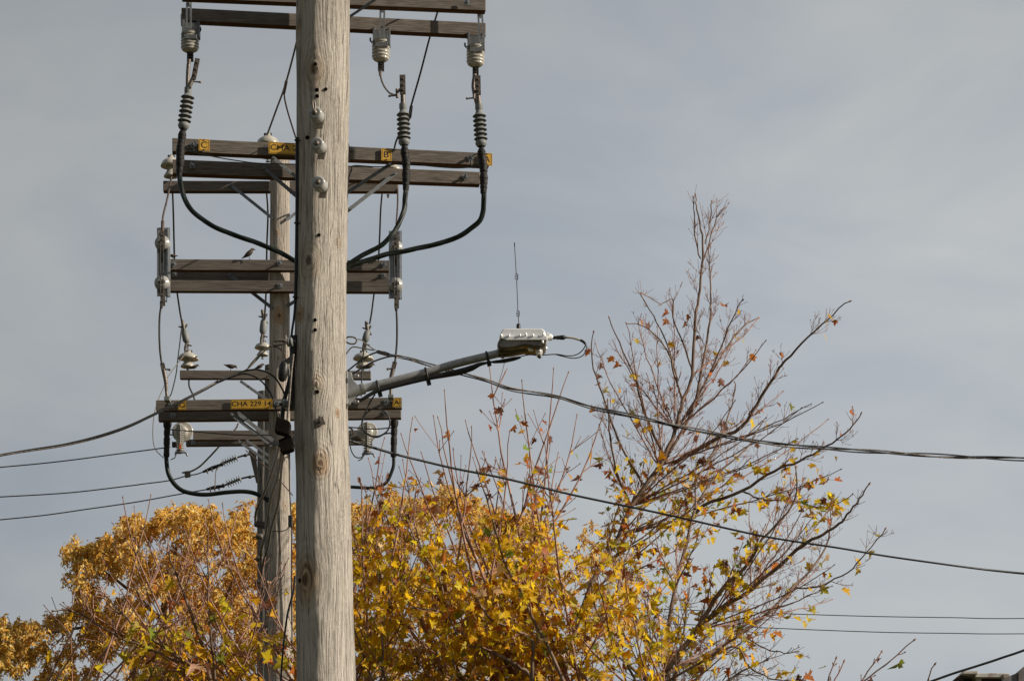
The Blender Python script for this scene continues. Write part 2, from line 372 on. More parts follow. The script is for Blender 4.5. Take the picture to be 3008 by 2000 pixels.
def on_pole(info, x, y, d):
    """point and outward normal on the camera side of the shaft under photo pixel (x, y)"""
    zz, X, RR = info; p = P(x, y, d)
    for _ in range(4):
        x0 = np.interp(p.z, zz, X); rr = np.interp(p.z, zz, RR); q = max(-0.97, min(0.97, (p.x - x0) / rr)); t = math.asin(q)
        dd = d - rr * (1 + float(facet(t, p.z))) * math.cos(t); p = P(x, y, dd)
    return p, Vector((math.sin(t), -math.cos(t), 0)), dd

def crossarm(parent, L_, R_, th=0.095, mats=None):
    """L_, R_ = (x, y_top, y_bottom, d): the ends of the front face"""
    mb = MB(); (xl, tl, bl, dl), (xr, tr, br, dr) = L_, R_
    a = [P(xl, tl, dl), P(xr, tr, dr), P(xr, br, dr), P(xl, bl, dl)]
    e = (a[1] - a[0]); e.z = 0; e.normalize(); n = Vector((-e.y, e.x, 0)) * th
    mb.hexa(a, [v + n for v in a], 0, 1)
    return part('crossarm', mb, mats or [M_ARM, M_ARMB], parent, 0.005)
def brace(parent, a, b, da, db, wpx=9):
    mb = MB(); A, B = P(*a, da), P(*b, db); t = (B - A).normalized(); side = t.cross(Vector((0, 1, 0))).normalized()
    h = M(wpx, *a, da) / 2; f = [A - side * h, A + side * h, B + side * h, B - side * h]
    if (f[1] - f[0]).cross(f[3] - f[0]).y < 0: f = [f[0], f[3], f[2], f[1]]
    mb.poly(f, (0, 0.007, 0))
    for q in (A.lerp(B, 0.03),): mb._lathe(q + Vector((0, 0.006, 0)), q + Vector((0, -0.018, 0)), [(0, h * 0.6), (1, h * 0.6)], 6, 0)
    return part('brace', mb, M_GALV_SHADE, parent, 0.001)
def bolt(arm, x, y, d, s=15, rot=0.4, stick=0.05, m=None):
    """square washer with a nut and rod end"""
    mb = MB(); c = P(x, y, d); h = M(s / 2, x, y, d); ax = Vector((math.cos(rot), 0, math.sin(rot))) * h; az = Vector((-math.sin(rot), 0, math.cos(rot))) * h
    mb.box(c + Vector((0, -0.004, 0)), ax, (0, 0.004, 0), az)
    mb._lathe(c, c + Vector((0, -0.03, 0)), [(0, h * 0.55), (1, h * 0.5)], 6, 0)
    mb._lathe(c, c + Vector((0, -0.03 - stick, 0)), [(0, h * 0.27), (1, h * 0.25)], 8, 0)
    return part('bolt', mb, m or M_GALV, arm)

# --- thick front pole
D1 = 15.0
front = thing('utility_pole', 'thick weathered pole standing in front, three white spool insulators up its face', 'utility pole', (P(950, 2000, D1).x, D1, 0), 'wooden utility poles')
KN = [(930, 232, 20), (914, 787, 17), (886, 937, 9), (934, 1152, 10), (946, 1378, 13), (903, 1715, 23), (997, 1226, 5), (1000, 725, 6), (876, 92, 9)]
_, FI = pole_shaft(front, [(-60, 868, 1026), (100, 868, 1025), (400, 870, 1021), (780, 866, 1014), (1000, 862, 1015), (1200, 861, 1020), (1400, 866, 1026), (2000, 870, 1041)], D1, M_POLE, KN, P(947, -700, D1).z, 96, 3)
for (hx, hy, hr) in [(927, 190, 5), (931, 265, 5.5), (957, 263, 5), (932, 283, 5.5), (937, 691, 5), (926, 940, 5), (926, 969, 5), (904, 405, 6), (882, 1704, 6), (932, 1151, 6)]:
    p, n, dd = on_pole(FI, hx, hy, D1); r = M(hr, hx, hy, dd); mb = MB(); n2 = (n + Vector((0, 0, -0.2))).normalized()
    mb._lathe(p - n * 0.02, p + n * 0.007, [(0, r), (1, r)], 14, 0); part('bolt_hole', mb, M_HOLE, front)
# bolt with bent plate lower on the pole
p, n, dd = on_pole(FI, 940, 1240, D1); mb = MB(); h = M(13, 940, 1240, dd)
mb.box(p + n * 0.012, Vector((math.cos(.35), 0, math.sin(.35))) * h, n * 0.006, Vector((-math.sin(.35), 0, math.cos(.35))) * h * 0.9)
mb._lathe(p, p + n * 0.12, [(0, h * .33), (1, h * .3)], 8, 0); part('through_bolt', mb, M_CLAMP, front)

# --- pole behind it with the topmost arms
D2 = 21.5
pb = thing('utility_pole', 'pole nearly hidden behind the thick front pole, carrying the four topmost crossarms', 'utility pole', (P(958, 2000, D2).x, D2, 0), 'wooden utility poles')
pole_shaft(pb, [(-60, 930, 1029), (100, 929, 1027), (430, 924, 1022), (800, 916, 1017), (1400, 906, 1012), (2000, 900, 1010)], D2, M_POLE2, [(975, 300, 10), (960, 900, 10)], P(980, -260, D2).z, 40, 5)
aA = crossarm(pb, (535, -38, -6, 21.15), (1427, -8, 31, 21.45))
aB = crossarm(pb, (533, 23, 60, 21.62), (1427, 68, 105, 21.92))
aC = crossarm(pb, (506, 405, 444, 21.15), (1437, 450, 486, 21.45))
aD = crossarm(pb, (507, 468, 509, 21.62), (1410, 505, 541, 21.92))
brace(pb, (1165, 507), (968, 660), 21.8, 21.62, 11); brace(pb, (771, 490), (968, 660), 21.7, 21.62, 11)
brace(pb, (1150, 480), (968, 600), 21.2, 21.33, 10); brace(pb, (800, 462), (968, 600), 21.15, 21.33, 10)
brace(pb, (1130, -20), (1006, 64), 21.2, 21.33, 8)
bolt(aC, 1382, 464, 21.43, 17, 0.5); bolt(aD, 1368, 520, 21.9, 17, 0.5); bolt(aC, 568, 427, 21.16, 17, 0.5); bolt(aD, 565, 488, 21.63, 16, 0.05)
bolt(aA, 1372, 8, 21.4, 18, 0.1); bolt(aC, 779, 434, 21.23, 7, 0); bolt(aC, 1034, 440, 21.31, 7, 0)

# --- slender pole left of it
D3 = 27.9
p3 = thing('utility_pole', 'slender pole just left of the thick front pole, with three levels of crossarms', 'utility pole', (P(822, 2000, D3).x, D3, 0), 'wooden utility poles')
_, P3I = pole_shaft(p3, [(472, 793, 850), (780, 792, 850), (1060, 790, 850), (1460, 787, 853), (2000, 786, 862)], D3, M_POLE2, [(823, 935, 9), (815, 690, 5), (800, 1320, 5), (840, 1490, 5), (830, 1250, 6)], None, 48, 9)
aE = crossarm(p3, (479, 531, 561, 28.03), (1168, 533, 562, 28.03))
aF = crossarm(p3, (482, 761, 792, 27.66), (1160, 765, 795, 27.66))
aFb = crossarm(p3, (486, 797, 826, 28.03), (1158, 800, 829, 28.03))
aG = crossarm(p3, (482, 823, 854, 27.66), (1160, 826, 857, 27.66))
aK = crossarm(p3, (458, 1175, 1205, 27.64), (1180, 1167, 1198, 27.64))
aKb = crossarm(p3, (465, 1211, 1235, 28.03), (1178, 1204, 1227, 28.03))
brace(p3, (675, 541), (800, 641), 28.0, 27.78, 9); brace(p3, (1000, 528), (842, 646), 28.0, 27.78, 9)
brace(p3, (672, 806), (800, 905), 27.99, 27.78, 10); brace(p3, (1000, 800), (842, 900), 27.99, 27.78, 10)
brace(p3, (677, 1215), (800, 1309), 27.62, 27.75, 10); brace(p3, (697, 1212), (822, 1310), 27.62, 27.76, 11)
brace(p3, (960, 1210), (835, 1309), 27.62, 27.76, 11)
for (a, x, y, d, s, rt) in [(aF, 511, 776, 27.66, 16, 0.6), (aF, 822, 773, 27.66, 13, 0.3), (aG, 823, 839, 27.66, 14, 0.1), (aF, 1129, 777, 27.66, 15, 0.5), (aFb, 514, 806, 28.03, 15, 0.0), (aFb, 1127, 809, 28.03, 15, 0.2),
                            (aK, 1136, 1181, 27.64, 16, 0.25), (aK, 503, 1190, 27.64, 16, 0.1), (aK, 816, 1184, 27.64, 15, 0.0), (aKb, 508, 1221, 28.03, 15, 0.0), (aKb, 1132, 1214, 28.03, 14, 0.2)]: bolt(a, x, y, d, s, rt, 0.04)

# --- two poles behind the slender one
D4 = 34.2
p4 = thing('utility_pole', 'far pole hidden behind the slender pole, its crossarm lined with perched birds', 'utility pole', (P(799, 2000, D4).x, D4, 0), 'wooden utility poles')
pole_shaft(p4, [(1075, 777, 822), (1500, 776, 823), (2000, 775, 826)], D4, M_POLE4, [], None, 32, 11)
aH = crossarm(p4, (528, 1087, 1111, 33.98), (1089, 1089, 1112, 33.98))
aJ = crossarm(p4, (567, 1264, 1291, 33.98), (1094, 1263, 1290, 33.98))
aJb = crossarm(p4, (546, 1290, 1308, 34.42), (1093, 1288, 1303, 34.42))
brace(p4, (706, 1119), (790, 1178), 33.95, 34.0, 8); brace(p4, (900, 1119), (810, 1178), 33.95, 34.0, 8)
brace(p4, (699, 1294), (800, 1366), 33.95, 34.0, 8); brace(p4, (722, 1292), (800, 1345), 33.95, 34.0, 7)
bolt(aJb, 568, 1300, 34.42, 12, 0.0)
D5 = 36.0
p5 = thing('utility_pole', 'greyish pole peeking out left of the slender pole, two thin wires anchored on it', 'utility pole', (P(778, 2000, D5).x, D5, 0), 'wooden utility poles')
pole_shaft(p5, [(1152, 756, 800), (1500, 755, 801), (2000, 754, 804)], D5, M_POLE4, [], None, 32, 17)
mb = MB(); mb.qpx([(730, 1322), (752, 1326), (758, 1418), (752, 1416)], 35.75, 0.05); part('anchor_plate', mb, M_DKMET, p5)
for y in (1575, 1640, 1708):
    mb = MB(); mb.tpx([(745, y + 2), (800, y - 2)], 35.6, 5, 8); mb.lpx((752, y + 1), (772, y), 35.6, [(0, 5), (.2, 10), (.5, 7), (.8, 10), (1, 5)], 12); part('standoff', mb, M_CLAMP, p5)

# ------------------------------------------------------------------ signs
def text_mesh(txt, hgt):
    cu = bpy.data.curves.new('t', 'FONT'); cu.body = txt; cu.size = 1.0; cu.extrude = 0.0; cu.offset = 0.014; cu.resolution_u = 4
    ob = bpy.data.objects.new('t', cu); C.objects.link(ob)
    dg = bpy.context.evaluated_depsgraph_get(); dg.update()
    me = bpy.data.meshes.new_from_object(ob.evaluated_get(dg)); bpy.data.objects.remove(ob)
    vs = [v.co.copy() for v in me.vertices]; fs = [list(p.vertices) for p in me.polygons]; bpy.data.meshes.remove(me)
    x0, x1 = min(v.x for v in vs), max(v.x for v in vs); y0, y1 = min(v.y for v in vs), max(v.y for v in vs)
    return [((v.x - x0) / (x1 - x0), (v.y - y0) / (y1 - y0)) for v in vs], fs
def sign(x0, x1, yl0, yl1, yr0, yr1, d0, d1, txt, box, label, holes=()):
    """plate corners: left top/bottom yl0,yl1, right top/bottom yr0,yr1; box = lettering extent as fractions"""
    A, B, Cc, Dd = P(x0, yl0, d0), P(x1, yr0, d1), P(x1, yr1, d1), P(x0, yl1, d0)
    root = thing('sign', label, 'sign', (A + B + Cc + Dd) / 4, 'yellow plates on the crossarms')
    mb = MB(); mb.poly([A, B, Cc, Dd], (0, 0.006, 0)); part('plate', mb, M_YEL, root)
    def at(u, v, o=-0.0006): return A.lerp(B, u).lerp(Dd.lerp(Cc, u), v) + Vector((0, o, 0))
    mb = MB(); t = 0.045; w = (B - A).length; h = (Dd - A).length; tu, tv = 0.0035 / w, 0.0035 / h; m_ = 0.006
    for (u0, v0, u1, v1) in [(m_ / w, m_ / h, 1 - m_ / w, m_ / h + tv), (m_ / w, 1 - m_ / h - tv, 1 - m_ / w, 1 - m_ / h), (m_ / w, m_ / h + tv, m_ / w + tu, 1 - m_ / h - tv), (1 - m_ / w - tu, m_ / h + tv, 1 - m_ / w, 1 - m_ / h - tv)]:
        mb.add([at(u0, v0), at(u1, v0), at(u1, v1), at(u0, v1)], [[3, 2, 1, 0]])
    part('border', mb, M_INK, root)
    vs, fs = text_mesh(txt, 1); mb = MB(); bx0, by0, bx1, by1 = box
    mb.add([at(bx0 + (bx1 - bx0) * u, by1 - (by1 - by0) * v, -0.0008) for u, v in vs], fs); part('lettering', mb, M_INK, root)
    for (u, v) in holes:
        mb = MB(); q = at(u, v, 0); mb._lathe(q, q + Vector((0, -0.006, 0)), [(0, 0.006), (1, 0.005)], 8, 0); part('nail', mb, M_RUSTW, root)
    return root
hv = [(0.5, 0.08), (0.5, 0.92)]; hh = [(0.05, 0.5), (0.95, 0.5)]
sign(584, 615, 408, 442, 410, 444, 21.14, 21.16, 'C', (0.2, 0.2, 0.8, 0.78), 'small yellow plate lettered C, by the black taped cable on the topmost full crossarm pair', hv)
sign(789, 905, 417, 451, 423, 457, 21.21, 21.26, 'CHA 229', (0.045, 0.2, 0.96, 0.68), 'long yellow plate reading CHA 2, cut off by the thick front pole')
sign(1120, 1150, 436, 471, 438, 473, 21.33, 21.35, 'B', (0.25, 0.24, 0.75, 0.76), 'small yellow plate lettered B, right of the thick front pole', hv)
sign(1415, 1446, 449, 485, 451, 487, 21.42, 21.44, 'A', (0.2, 0.24, 0.8, 0.76), 'small yellow plate lettered A, half covered by the rightmost taped cable', hv)
sign(523, 546, 1176, 1203, 1176, 1203, 27.62, 27.62, 'C', (0.15, 0.2, 0.85, 0.78), 'small yellow plate lettered C, on the lower crossarm left of plate CHA 229 14', hh)
sign(678, 800, 1173, 1201, 1171, 1200, 27.62, 27.62, 'CHA 229 14', (0.025, 0.2, 0.97, 0.72), 'long yellow plate reading CHA 229 14 on the slender pole')
sign(1153, 1177, 1168, 1195, 1168, 1195, 27.62, 27.62, 'A', (0.2, 0.22, 0.8, 0.76), 'small yellow plate lettered A, on the lower crossarm end under the curved grey arm', hh)

# ------------------------------------------------------------------ porcelain arresters on the top arms
def bushing(x, y0, y1, d, label, ch):
    root = thing('arrester', label, 'arrester', P(x, y1, d), 'ribbed porcelain arresters under the top crossarms')
    pr = [(0, 18), (0.04, 26)]
    for k in range(5):
        a = 0.05 + k * 0.155; pr += [(a, 25.5), (a + 0.06, 27), (a + 0.11, 26), (a + 0.14, 21.5)]
    pr += [(0.84, 25), (0.9, 22), (0.97, 15), (1.0, 11)]
    mb = MB(); mb.lpx((x, y0), (x, y1), d, pr, 28); part('porcelain_body', mb, M_PORC, root)
    mb = MB(); mb.bpx(x - 9, y1 - 1, x + 9, y1 + 23, d, 0.04)
    for yy in (y1 + 6, y1 + 15): q = P(x, yy, d); mb._lathe(q, q + Vector((0, -0.025, 0)), [(0, .010), (1, .009)], 6, 0)
    part('terminal', mb, M_DKMET, root)
    yb = y0 + 20   # U bracket holding the porcelain to the arms
    mb = MB(); top = y0 - 40
    mb.bpx(x - 17, y0 - 30, x + 20, y0 + 4, d - 0.06, 0.02); mb.bpx(x - 24, top, x - 17, y0 + 10, d - 0.06, 0.1); mb.bpx(x + 20, top, x + 27, y0 + 10, d - 0.06, 0.1)
    mb.bpx(x - 17, y0 + 4, x + 20, y0 + 17, d - 0.08, 0.03)
    part('bracket', mb, M_GALV_SHADE, root, 0.002)
    xa, ya, xb, yb2, wd = ch; mb = MB()   # slotted strap
    dd = d - 0.62 if False else d - 0.17
    s_ = wd / 2
    for o0, o1 in ((-s_, -s_ * 0.35), (s_ * 0.35, s_)): mb.qpx([(xa + o0, ya), (xa + o1, ya), (xb + o1, yb2), (xb + o0, yb2)], dd, 0.012)
    for (u0, u1) in ((0, .06), (0.46, 0.56), (0.94, 1)):
        ax, ay, bx, by = xa + (xb - xa) * u0, ya + (yb2 - ya) * u0, xa + (xb - xa) * u1, ya + (yb2 - ya) * u1
        mb.qpx([(ax - s_ * 0.35, ay), (ax + s_ * 0.35, ay), (bx + s_ * 0.35, by), (bx - s_ * 0.35, by)], dd, 0.012)
    q = P((xa + xb) / 2, (ya + yb2) / 2, dd); mb._lathe(q, q + Vector((0, -0.05, 0)), [(0, .012), (1, .011)], 6, 0)
    part('slotted_strap', mb, M_GALV, root)
    mb = MB(); mb.lpx((x - 21, y0 + 2 - 60), (x - 21, y0 - 20), d + 0.2, [(0, 4), (.2, 7), (1, 6)], 10); part('white_stud', mb, M_WHITE, root)
    mb = MB(); mb.tpx([(x + 27, y0), (x + 31, y0 - 8), (x + 30, y0 - 16)], d, 5, 6) if x < 700 else mb.tpx([(x - 26, y0 + 6), (x - 31, y0), (x - 31, y0 - 8)], d, 5, 6)
    part('lug', mb, M_DKMET, root)
bushing(558, 97, 155, 21.65, 'ribbed cream arrester hanging at the left end of the top crossarms', (555, -60, 554, 84, 17))
bushing(1119, 120, 183, 21.85, 'ribbed cream arrester right of the thick front pole, with a bent jumper wire below', (1126, -60, 1121, 113, 17))
bushing(1397, 135, 198, 21.95, 'ribbed cream arrester hanging at the right end of the top crossarms', (1406, -40, 1415, 126, 17))

# ------------------------------------------------------------------ cable terminations with their cables
def lug(mb, x0, y0, x1, y1, w, d, nb=2):
    tx, ty = x1 - x0, y1 - y0; l = math.hypot(tx, ty); nx, ny = -ty / l * w / 2, tx / l * w / 2
    mb.qpx([(x0 - nx, y0 - ny), (x0 + nx, y0 + ny), (x1 + nx, y1 + ny), (x1 - nx, y1 - ny)], d, 0.02)
def termination(label, stem, bar, collar, sheds, bulge, tape, cable, d, dcable, w=15, tee=None):
    q = collar; root = thing('cable_termination', label, 'cable termination', P(bulge[0], bulge[1], d), 'black power cables with ribbed terminations')
    (cx, cy0, cy1, cw) = collar
    mb = MB(); lug(mb, *bar, d - 0.02)
    for u in (0.2, 0.52, 0.8):
        bx, by = bar[0] + (bar[2] - bar[0]) * u, bar[1] + (bar[3] - bar[1]) * u; p = P(bx, by, d - 0.02)
        mb._lathe(p, p + Vector((0, -0.03, 0)), [(0, .014), (1, .012)], 6, 0)
    part('terminal_pad', mb, M_CLAMP, root)
    mb = MB(); mb.tpx([(bar[2], bar[3] - 4), (cx, cy0 + 3)], d, [13, 15], 10); part('stem', mb, M_CLAMP, root)
    mb = MB(); mb.lpx((cx, cy0), (cx - (0 if cx > 700 else 1), cy1), d, [(0, cw * .5), (.75, cw * .5), (1, cw * .42)], 18); part('collar', mb, M_POLYM, root)
    (x0, y0), (x1, y1), n = sheds; L0 = (bulge[1] - cy1)
    top = (cx, cy1 - 1); bot = bulge; prof = [(0, 9)]
    ln = bot[1] - top[1]
    for k in range(n):
        yy = y0 + (y1 - y0) * k / (n - 1); a = (yy - top[1]) / ln
        prof += [(a - 6.5 / ln, 11.5), (a - 2.5 / ln, 15), (a + 1.8 / ln, 20), (a + 2.4 / ln, 20), (a - 0.5 / ln, 16.5), (a - 4.5 / ln, 11), (a + 3.5 / ln, 9)]
    prof += [(1 - 7 / ln, 11), (1 - 3 / ln, 15), (1 + 2 / ln, 17), (1 + 8 / ln, 16), (1 + 13 / ln, 12)]
    mb = MB(); mb.lpx(top, bot, d, prof, 28); part('ribbed_sleeve', mb, M_POLYM, root)
    mb = MB(); ps = [(bulge[0], bulge[1] + 8)] + tape; wd = [24, 22, 15, 23, 25, 22, 26, 23, 25, 20, 16]
    pts = path(ps, d); rng = random.Random(int(cx)); k = len(pts)
    rr = [np.interp(i / (k - 1), np.linspace(0, 1, len(wd)), wd) * (1 + rng.uniform(-.09, .09)) * 0.5 * sc for i, (p, sc) in enumerate(pts)]
    fine = []; fr = []
    for i in range(k - 1):
        for j in range(3): fine.append(pts[i][0].lerp(pts[i + 1][0], j / 3)); fr.append((rr[i] + (rr[i + 1] - rr[i]) * j / 3) * (1 + rng.uniform(-.07, .07)))
    mb.tube(fine, fr, 14); part('tape_wrap', mb, M_TAPE, root)
    # three cores twisted together
    pts = path(cable, dcable, True, 10); sc = [s for p, s in pts]; P_ = [p for p, s in pts]
    jk = MB(); s_len = 0
    for ph in range(3):
        qs = []; a = None; s_len = 0
        for i, p in enumerate(P_):
            t = (P_[min(i + 1, len(P_) - 1)] - P_[max(i - 1, 0)]).normalized()
            if a is None: a = t.cross(Vector((0, 1, 0.1))).normalized()
            a = (a - t * a.dot(t)).normalized(); b = t.cross(a)
            if i: s_len += (p - P_[i - 1]).length
            an = s_len * 9 + ph * 2.094; qs.append(p + (a * math.cos(an) + b * math.sin(an)) * w * 0.15 * sc[i])
        jk.tube(qs, [w * 0.35 * s for s in sc], 8)
    part('cable', jk, M_CABLE, root)
    return root
termination('leftmost of the three upper black cables, curving right into the thick front pole', None, (580, 172, 568, 232, 14), (553, 258, 276, 22), ((551, 285), (542, 354), 6), (540, 366),
            [(537, 385), (534, 405), (530, 440), (529, 480), (526, 520)], [(527, 518), (532, 546), (542, 584), (563, 617), (599, 648), (650, 676), (713, 699), (777, 722), (828, 745), (861, 763), (900, 790)], 20.9, (20.9, 20.7, 20.6), 16)
termination('middle upper black cable, dropping beside plate B and sweeping left', None, (1182, 220, 1183, 276, 17), (1184, 306, 324, 23), ((1184, 336), (1187, 404), 6), (1187, 414),
            [(1188, 430), (1189, 450), (1193, 480), (1193, 520), (1192, 562)], [(1192, 558), (1190, 585), (1188, 610), (1179, 640), (1166, 668), (1146, 696), (1123, 719), (1090, 737), (1057, 755), (1018, 780), (985, 810)], 21.05, (21.05, 20.9, 20.9), 16)
termination('rightmost upper black cable, looping far right before sweeping left', None, (1403, 222, 1404, 278, 17), (1407, 308, 325, 23), ((1408, 340), (1412, 407), 6), (1413, 418),
            [(1414, 435), (1415, 455), (1420, 490), (1421, 530), (1420, 570)], [(1421, 566), (1421, 597), (1419, 622), (1409, 648), (1388, 668), (1358, 689), (1312, 709), (1261, 722), (1197, 736), (1146, 745), (1108, 755), (1069, 768), (1031, 780), (990, 805)], 21.1, (21.1, 21.2, 21.1), 16)
def small_T(mb, x, y, d, dx):
    mb.tpx([(x, y), (x + dx, y + 2)], d, 5, 8); p = P(x + dx, y + 2, d); mb.ball(p, M(4, x, y, d), 8)
mb = MB(); small_T(mb, 568, 240, 20.86, 20); solo('ground_stud', mb, M_CLAMP, 'short stud with a ball tip on the left upper termination', 'stud', 'ball studs on the terminations')
mb = MB(); mb.tpx([(1393, 262), (1392, 290)], 21.08, 8, 8); small_T(mb, 1396, 288, 21.08, -24); solo('ground_stud', mb, M_CLAMP, 'short stud with a ball tip on the right upper termination', 'stud', 'ball studs on the terminations')

# lower pair of cables on the slender pole
def lower_cable(label, stem, tee, tape, cable, collar, w):
    root = thing('cable_termination', label, 'cable termination', P(tape[0][0], tape[0][1], 27.5), 'black cables on the lower crossarms')
    mb = MB(); lug(mb, stem[0][0], stem[0][1], stem[1][0], stem[1][1], 13, 27.55); mb.tpx(stem[1:], 27.55, [13, 12, 9, 10], 10); part('stem', mb, M_CLAMP, root)
    mb = MB(); small_T(mb, tee[0], tee[1], 27.5, tee[2]); part('stud', mb, M_CLAMP, root)
    mb = MB(); mb.bpx(collar[0] - 8, collar[1], collar[0] + 8, collar[2], 27.45, 0.12); part('collar', mb, M_POLYM, root, 0.004)
    mb = MB(); mb.lpx(tape[0], tape[1], 27.85, [(0, 13), (.5, 12), (1, 8)], 12); pts = path(tape[1:], 27.85, True, 8); rng = random.Random(5)
    mb.tube([p for p, s in pts], [s * 9 * (1 + rng.uniform(-.12, .12)) for p, s in pts], 10); part('tape_wrap', mb, M_TAPE, root)
    mb = MB(); mb.tpx(cable, 27.85, w, 10); part('cable', mb, M_CABLE, root)
lower_cable('black cable looping under the left end of the lower crossarms', [(476, 1066), (480, 1085), (487, 1120), (489, 1150), (491, 1168)], (484, 1084, 14), [(492, 1242), (491, 1262), (490, 1290), (489, 1342)],
            [(488, 1338), (493, 1385), (509, 1417), (535, 1440), (573, 1450), (611, 1452), (662, 1446), (708, 1443), (739, 1446), (764, 1455), (790, 1470)], (490, 1163, 1176), 13)
lower_cable('black cable looping down below the lettered plate A under the curved grey arm', [(1160, 1062), (1155, 1083), (1149, 1110), (1148, 1140), (1148, 1160)], (1152, 1082, -13), [(1158, 1236), (1158, 1258), (1157, 1290), (1156, 1342)],
            [(1156, 1338), (1156, 1366), (1148, 1392), (1136, 1415), (1118, 1427), (1090, 1433), (1051, 1431), (1020, 1430), (990, 1435)], (1148, 1158, 1168), 10)

# ------------------------------------------------------------------ pin insulators
def pin_ins(x0, y0, x1, y1, d, label, s=1.0, mat_=M_CREAM, group='cream pin insulators'):
    root = thing('pin_insulator', label, 'insulator', P(x0, y0, d), group)
    mb = MB(); mb.lpx((x0, y0), (x1, y1), d, [(0.17, 6 * s), (0.22, 8 * s), (0.15, 19 * s), (0.16, 21.5 * s), (0.22, 21 * s), (0.36, 14.5 * s), (0.46, 11 * s), (0.58, 10 * s), (0.60, 17 * s), (0.55, 27 * s), (0.57, 30.5 * s), (0.63, 30.5 * s), (0.78, 25 * s), (0.88, 14 * s), (0.93, 8 * s), (1.0, 7 * s)], 32); part('porcelain_body', mb, mat_, root)
    mb = MB(); mb.lpx((x0, y0 + 2), (x1 * .15 + x0 * .85, y0 * .85 + y1 * .15), d, [(0, 6 * s), (0.4, 3 * s), (1, 4 * s)], 10); part('pin', mb, M_GALV, root)
    mb = MB(); t = P(x1, y1, d); 
    for k in (-1, 1): mb.ball(t + Vector((k * M(7 * s, x1, y1, d), 0, -M(1, x1, y1, d))), M(4 * s, x1, y1, d), 8)
    mb.ball(t, M(5 * s, x1, y1, d), 8, 0, (1.2, 1, .6)); part('tie_wire', mb, M_DKMET, root)
pin_ins(551, 1088, 555, 1031, 34.1, 'leftmost cream two-skirt insulator, on the crossarm the birds line')
pin_ins(771, 1052, 773, 1002, 34.1, 'cream two-skirt insulator against the left side of the slender pole', 0.8)
pin_ins(1066, 1088, 1068, 1032, 34.1, 'cream two-skirt insulator right of the thick front pole, one bird beside it')
pin_ins(503, 532, 503, 458, 28.1, 'cream insulator at the far left end behind the taped cable of plate C', 1.02)
pin_ins(787, 474, 787, 394, 27.9, 'cream insulator capping the slender pole, above plate CHA 2', 1.15)
pin_ins(1146, 532, 1158, 478, 28.1, 'cream insulator mostly hidden behind the crossarm under plate B', 0.9)
mb = MB(); mb.tpx([(1140, 572), (1140, 582)], 28.05, [9, 5], 8); solo('bolt_end', mb, M_GALV, 'bolt end poking below the crossarm right of the grey braces', 'bolt')

# post insulators seen end on, on upright channels
def channel(x0, x1, y0, y1, ins, label, tab):
    root = thing('insulator_channel', label, 'insulator bracket', P((x0 + x1) / 2, y1, 27.5), 'steel channels with twin insulators')
    d = 27.50; mb = MB(); mb.bpx(x0, y0, x1 - 9, y1, d, 0.02); mb.bpx(x0, y0, x0 + 4, y1, d - 0.03, 0.03); mb.bpx(x1 - 9, y0, x1 - 4, y1, d - 0.04, 0.06); mb.bpx(x1 - 3, y0, x1, y1, d + 0.02, 0.05)
    part('channel', mb, M_GALV, root)
    if tab: 
        mb = MB(); tx, ty = tab; mb.bpx(tx, ty, tx + 3, ty + 20, d, 0.01); mb.bpx(tx + 9, ty, tx + 12, ty + 20, d, 0.01); mb.bpx(tx + 3, ty + 15, tx + 9, ty + 20, d, 0.01); part('slotted_tab', mb, M_GALV, root)
    for (x, y, r) in ins:
        mb = MB(); c = P(x, y, d); s = M(1, x, y, d)
        mb._lathe(c + Vector((0, 0.02, 0)), c + Vector((0, -0.075, 0)), [(0, r * .8 * s), (.2, r * s), (.35, r * s), (.5, r * .75 * s), (.6, r * .97 * s), (.78, r * .97 * s), (0.85, r * .6 * s), (0.95, r * .52 * s), (1, r * .5 * s)], 30, 0)
        e = part('insulator', mb, M_WHITE, root)
        q = c + Vector((0, -0.075, 0)); mb = MB(); mb._lathe(q, q + Vector((0, -0.03, 0)), [(0, r * .3 * s), (1, r * .25 * s)], 10, 0); mb.tube([q + Vector((-10 * s, -.02, 0)), q + Vector((10 * s, -.02, 0))], 4 * s, 8)
        part('clamp', mb, M_CLAMP, e)
channel(461, 499, 669, 869, [(478, 717, 22.5), (477, 834, 22.5)], 'upright steel channel with two round white insulators at the left crossarm ends', (479, 867))
channel(1142, 1180, 678, 876, [(1163, 730, 21), (1163, 839, 21.5)], 'upright steel channel with two round white insulators at the right crossarm ends', None)
def link_bar(x, ya, yb, xa2, label):
    root = thing('fuse_link', label, 'fuse link', P(x, yb, 27.3), 'link straps across the twin insulators')
    d = 27.36; mb = MB(); mb.bpx(x - 8, ya, x + 7, ya + 48, d, 0.015); mb.bpx(x - 6, yb - 46, x + 8, yb, d, 0.015)
    for yy in (ya + 12, ya + 26, yb - 30, yb - 12): p = P(x, yy, d); mb._lathe(p, p + Vector((0, -.018, 0)), [(0, .012), (1, .010)], 6, 0)
    part('terminal_strap', mb, M_CLAMP, root)
    mb = MB(); mb.tpx([(x - 6, ya + 40), (x - 6, yb - 40)], d, 3.5, 6); mb.tpx([(x + 2, ya + 40), (x + 2, yb - 40)], d, 3, 6); mb.bpx(x - 6, ya + 60, x + 2, ya + 92, d, 0.02); part('link_rod', mb, M_WIRE, root)
link_bar(477, 678, 898, 0, 'dark link strap across the left pair of round white insulators')
link_bar(1164, 688, 905, 0, 'dark link strap across the right pair of round white insulators')

